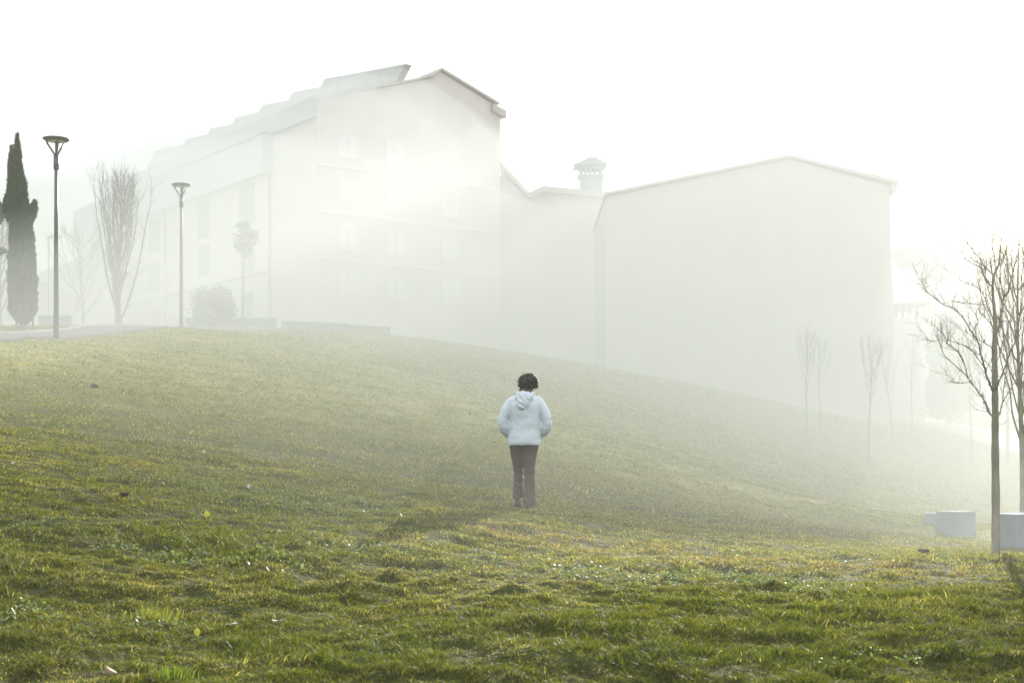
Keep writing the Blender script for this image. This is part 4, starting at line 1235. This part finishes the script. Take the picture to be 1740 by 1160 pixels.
# ------------------------------------------------------------------ small things in the lawn
def lawn_at(px, py, lo=6, hi=45):
    d = solve(px, py, lo, hi); return at(px, d)
def leaf_obj(name, px, py, size, mat, label, cat, tilt, rz, up=.03):
    b = lawn_at(px, py)
    k = MB()
    N_ = 7; prof = [.0, .55, .85, 1, .85, .5, 0]
    V = []; Fc = []
    for i in range(N_):
        t = i / (N_ - 1)
        w = prof[i] * size * .36 + .0006
        zc = math.sin(t * PI) * size * .10
        for s_ in (-1, 0, 1): V.append((s_ * w, 0 + (abs(s_) * size * .06), t * size + 0)) ; V[-1] = (V[-1][0], V[-1][1] + zc, V[-1][2])
    for i in range(N_ - 1):
        for j in range(2):
            a = i * 3 + j; Fc.append((a, a + 1, a + 4, a + 3))
    k.add(V, Fc)
    o = k.build(name, mat, None, smooth=True)
    md = o.modifiers.new('thickness', 'SOLIDIFY'); md.thickness = .0012
    o.location = b + Vector((0, 0, up)); o.rotation_euler = (tilt, 0, rz)
    return add_props(o, label, cat)
leaf_obj('fallen_leaf', 351, 878, .072, M['yellow_leaf'], 'bright yellow leaf standing upright in the grass at the left', 'leaf', .15, .3, .0)
leaf_obj('fallen_leaf', 200, 1156, .09, M['brown_leaf'], 'pale brown curled leaf lying at the bottom frame edge', 'leaf', -1.1, 1.2, .03)
leaf_obj('grass_leaf', 335, 1082, .055, M['yellow_leaf'], 'single broad yellow-green blade standing in the lush grass at bottom left', 'leaf', .1, .2, .0)
def petals(px, py, s, label, n=5, seed=1):
    rnd = random.Random(seed); b = lawn_at(px, py)
    root = thing('white_blossom', label, 'flower', b + Vector((0, 0, .035)))
    k = MB()
    for i in range(n):
        a = 2 * PI * i / n + rnd.uniform(-.3, .3); L_ = s * rnd.uniform(.7, 1.1); zt = rnd.uniform(-.1, .6) * L_
        d = Vector((math.cos(a), math.sin(a), 0)); w = Vector((-math.sin(a), math.cos(a), 0)) * L_ * .28
        o_ = Vector((0, 0, 0))
        k.prism([o_, d * L_ * .5 - w + Vector((0, 0, zt * .4)), d * L_ + Vector((0, 0, zt)), d * L_ * .5 + w + Vector((0, 0, zt * .4))], (0, 0, .001))
    k.build('petals', M['white_petal'], root)
    k = MB(); k.tube([(0, 0, -.05), (0, 0, .002)], .002, 5); k.build('stem', M['brown_leaf'], root)
    return root
petals(473, 1062, .045, 'largest white blossom in the lush grass at bottom left of centre', 6, 1)
petals(398, 1063, .026, 'small white blossom, right one of a close pair left of the largest blossom', 4, 2)
petals(389, 1067, .026, 'small white blossom, left one of a close pair left of the largest blossom', 4, 3)
petals(630, 1071, .035, 'thin white blossom lying flat below the person shadow', 3, 4)
petals(22, 797, .030, 'tiny white blossom near the left frame edge', 4, 5)
def seedhead(px, py, label, r=.022):
    b = lawn_at(px, py)
    root = thing('dandelion_clock', label, 'seed head', b, 0, 'dandelion clocks in the lawn')
    k = MB(); k.tube([(0, 0, -.01), (.005, 0, .05)], .002, 5); k.build('stem', M['brown_leaf'], root)
    k = MB(); rnd = random.Random(px); c = Vector((.005, 0, .06))
    k.ball(c, r * .25, 6, 5)
    for i in range(70):
        v = Vector((rnd.gauss(0, 1), rnd.gauss(0, 1), rnd.gauss(0, 1))).normalized()
        k.tube([c, c + v * r], .0006, 3)
        k.ball(c + v * r, .0022, 4, 3)
    k.build('seed_ball', M['white_petal'], root)
seedhead(422, 836, 'white dandelion seed head in the middle of the left lawn')
seedhead(346, 777, 'white dandelion seed head farther up the left lawn')
def clod(px, py, s, label, seed):
    b = lawn_at(px, py)
    k = MB(); rnd = random.Random(seed)
    for i in range(6): k.ball((rnd.gauss(0, s * .5), rnd.gauss(0, s * .3), s * .35 + rnd.gauss(0, s * .12)), (s * rnd.uniform(.35, .6), s * rnd.uniform(.35, .6), s * rnd.uniform(.3, .45)), 8, 6)
    o = obj('soil_clod', fused(k, 'soil_clod', s * .1, 1, lambda co, nr: fold(co, nr, s * .14, 3 / s, 3 / s, 2)), M['clod'])
    o.location = b
    return add_props(o, label, 'clod of earth', 'clods of earth in the lawn')
clod(208, 846, .05, 'dark clod of earth up the left lawn, the nearest to the yellow leaf', 1)
clod(195, 826, .035, 'smaller dark clod of earth just above the one nearest the yellow leaf', 2)
clod(160, 660, .085, 'distant dark clod high on the left slope', 3)
clod(1568, 943, .045, 'dark clod in the lawn left of the near tree foot', 4)
clod(1722, 1072, .035, 'dark clod near the right frame edge, low in the picture', 5)
def tuft(px, py, h, label, seed, n=260, c=(.06, .10, .02)):
    b = lawn_at(px, py, 6, 30)
    r = np.random.default_rng(seed)
    x = r.normal(0, h * .5, n); y = r.normal(0, h * .4, n)
    hg = h * (.25 + .7 * r.random(n) ** 1.5); w = .002 + .0015 * r.random(n); a = r.uniform(0, 2 * PI, n); la = np.arctan2(y, x) + r.normal(0, .5, n); ln = hg * r.random(n) * .6
    V = np.zeros((n, 5, 3)); dx, dy = np.cos(a) * w, np.sin(a) * w; lx, ly = np.cos(la) * ln, np.sin(la) * ln; z = np.full(n, -.02)
    for i, (fx_, lf, zf) in enumerate(((-1, 0, 0), (1, 0, 0), (.8, .4, .6), (-.8, .4, .6), (0, 1, 1))): V[:, i] = np.stack([x + dx * fx_ + lx * lf, y + dy * fx_ + ly * lf, z + hg * zf], 1)
    bb = np.arange(n) * 5
    o = obj('weed_tuft', npmesh('weed_tuft', V.reshape(-1, 3), np.stack([bb, bb + 1, bb + 2, bb + 3], 1), np.stack([bb + 3, bb + 2, bb + 4], 1), cols=np.repeat(np.array(c) * (.7 + .6 * r.random(n))[:, None], 5, axis=0)), M['blade'])
    o.location = b
    return add_props(o, label, 'weed', 'weed tufts in the lawn')
tuft(1465, 920, .10, 'dark weed tuft on the misty slope left of the concrete blocks', 1)
tuft(1612, 952, .09, 'bright green weed tuft left of the near tree foot', 2, c=(.09, .14, .03))
tuft(1210, 888, .08, 'small weed tuft on the slope right of the person', 3)
tuft(1162, 880, .08, 'small pale weed tuft just right of the person, slightly higher', 4)
tuft(262, 1050, .14, 'pale yellow-green tall grass tuft in the lush lower left', 5, c=(.16, .18, .04))
tuft(290, 1148, .13, 'bright grass tuft at the bottom frame edge', 6, c=(.11, .17, .02))
tuft(1692, 948, .05, 'fringe of grass round the foot of the near tree trunk', 7, 160)

# ------------------------------------------------------------------ haze
k = MB(); k.box(-165, 165, -45, 250, float(GZ.min()) - 1.2, 30.5)
m, n, l = new_mat('haze')
out = n.new('ShaderNodeOutputMaterial'); v = n.new('ShaderNodeVolumePrincipled')
v.inputs['Color'].default_value = HAZE_COLOR
v.inputs['Density'].default_value = HAZE_DENSITY
v.inputs['Anisotropy'].default_value = HAZE_G
l.new(v.outputs[0], out.inputs['Volume'])
add_props(k.build('haze', m), 'bright morning fog filling the whole scene', None, kind='stuff')
# the thicker drifting bank of fog that starts just behind the walker and thickens towards the houses
def bank_front(x): return 8.8 + 1.5 * max(0.0, -x - 0.5) + 1.2 * math.sin(x * .35 + 1) + .6 * math.sin(x * .9)
RISE = ([-300, 0, 120, 250, 450, 700, 850, 930, 1340, 1520, 1620, 1740, 2100], [.14, .21, .22, .24, .25, .235, .20, .19, .27, .24, .17, .12, .08])
xs = [-158, -120, -90, -70, -55] + [-45 + 1.5 * i for i in range(61)] + [55, 70, 90, 120, 158]
NR = 60
ys_t = np.linspace(0, 1, NR) ** 1.9
GXb = np.repeat(np.array(xs)[:, None], NR, 1)
F0 = np.array([min(bank_front(x), 46) for x in xs])[:, None]
GYb = F0 + (240 - F0) * ys_t[None, :]
Zb = gz(GXb, GYb)
rise = np.interp(870 + GXb / GYb * F, *RISE) * (1 + .06 * (fbm(GXb * .12 + 9, GYb * .12, 7, 3) - .5) * 2)
low = Zb + .02 + 2.8 * np.clip((GYb - F0) / 24, 0, 1) ** 0.9 * (.75 + .5 * fbm(GXb * .16, GYb * .16, 19, 3))
high = rise * np.minimum(GYb, 105) * (.95 + .22 * sstep(55, 90, GYb))
pxb = 870 + GXb / GYb * F
k0 = np.interp(pxb, [0, 300, 480, 800, 950, 1150], [14, 18, 21, 26, 16, 10])
k_ = np.clip((GYb - k0) / (np.maximum(62, k0 + 26) - k0), 0, 1); k_ = k_ * k_ * (3 - 2 * k_)
Tb = np.minimum(np.maximum(low, low * (1 - k_) + high * k_), 29)
V = []; Fq = []
for i in range(len(xs)):
    for j in range(NR):
        V.append((float(GXb[i, j]), float(GYb[i, j]), float(max(Tb[i, j], Zb[i, j] + .02)))); V.append((float(GXb[i, j]), float(GYb[i, j]), float(GZ.min()) - .9))
w = NR * 2
k = MB()
for i in range(len(xs) - 1):
    for j in range(NR - 1):
        a = i * w + j * 2; b_ = a + w
        Fq.append((a, b_, b_ + 2, a + 2)); Fq.append((a + 1, a + 3, b_ + 3, b_ + 1))
    a = i * w; b_ = a + w; Fq.append((a, a + 1, b_ + 1, b_))
    a = i * w + (NR - 1) * 2; b_ = a + w; Fq.append((a, b_, b_ + 1, a + 1))
for j in range(NR - 1):
    a = j * 2; Fq.append((a, a + 2, a + 3, a + 1))
    a = (len(xs) - 1) * w + j * 2; Fq.append((a, a + 1, a + 3, a + 2))
k.add(V, Fq)
m, n, l = new_mat('fog_bank')
out = n.new('ShaderNodeOutputMaterial'); v = n.new('ShaderNodeVolumePrincipled')
v.inputs['Color'].default_value = HAZE_COLOR
v.inputs['Density'].default_value = BANK_DENSITY
v.inputs['Anisotropy'].default_value = HAZE_G
l.new(v.outputs[0], out.inputs['Volume'])
add_props(k.build('fog_bank', m), 'thicker drifting fog behind the walker', None, kind='stuff')
print('SCRIPT OK ground min', float(GZ.min()), 'max', float(GZ.max()), 'person z', pg, 'proj', 800 - pg / PY * F)
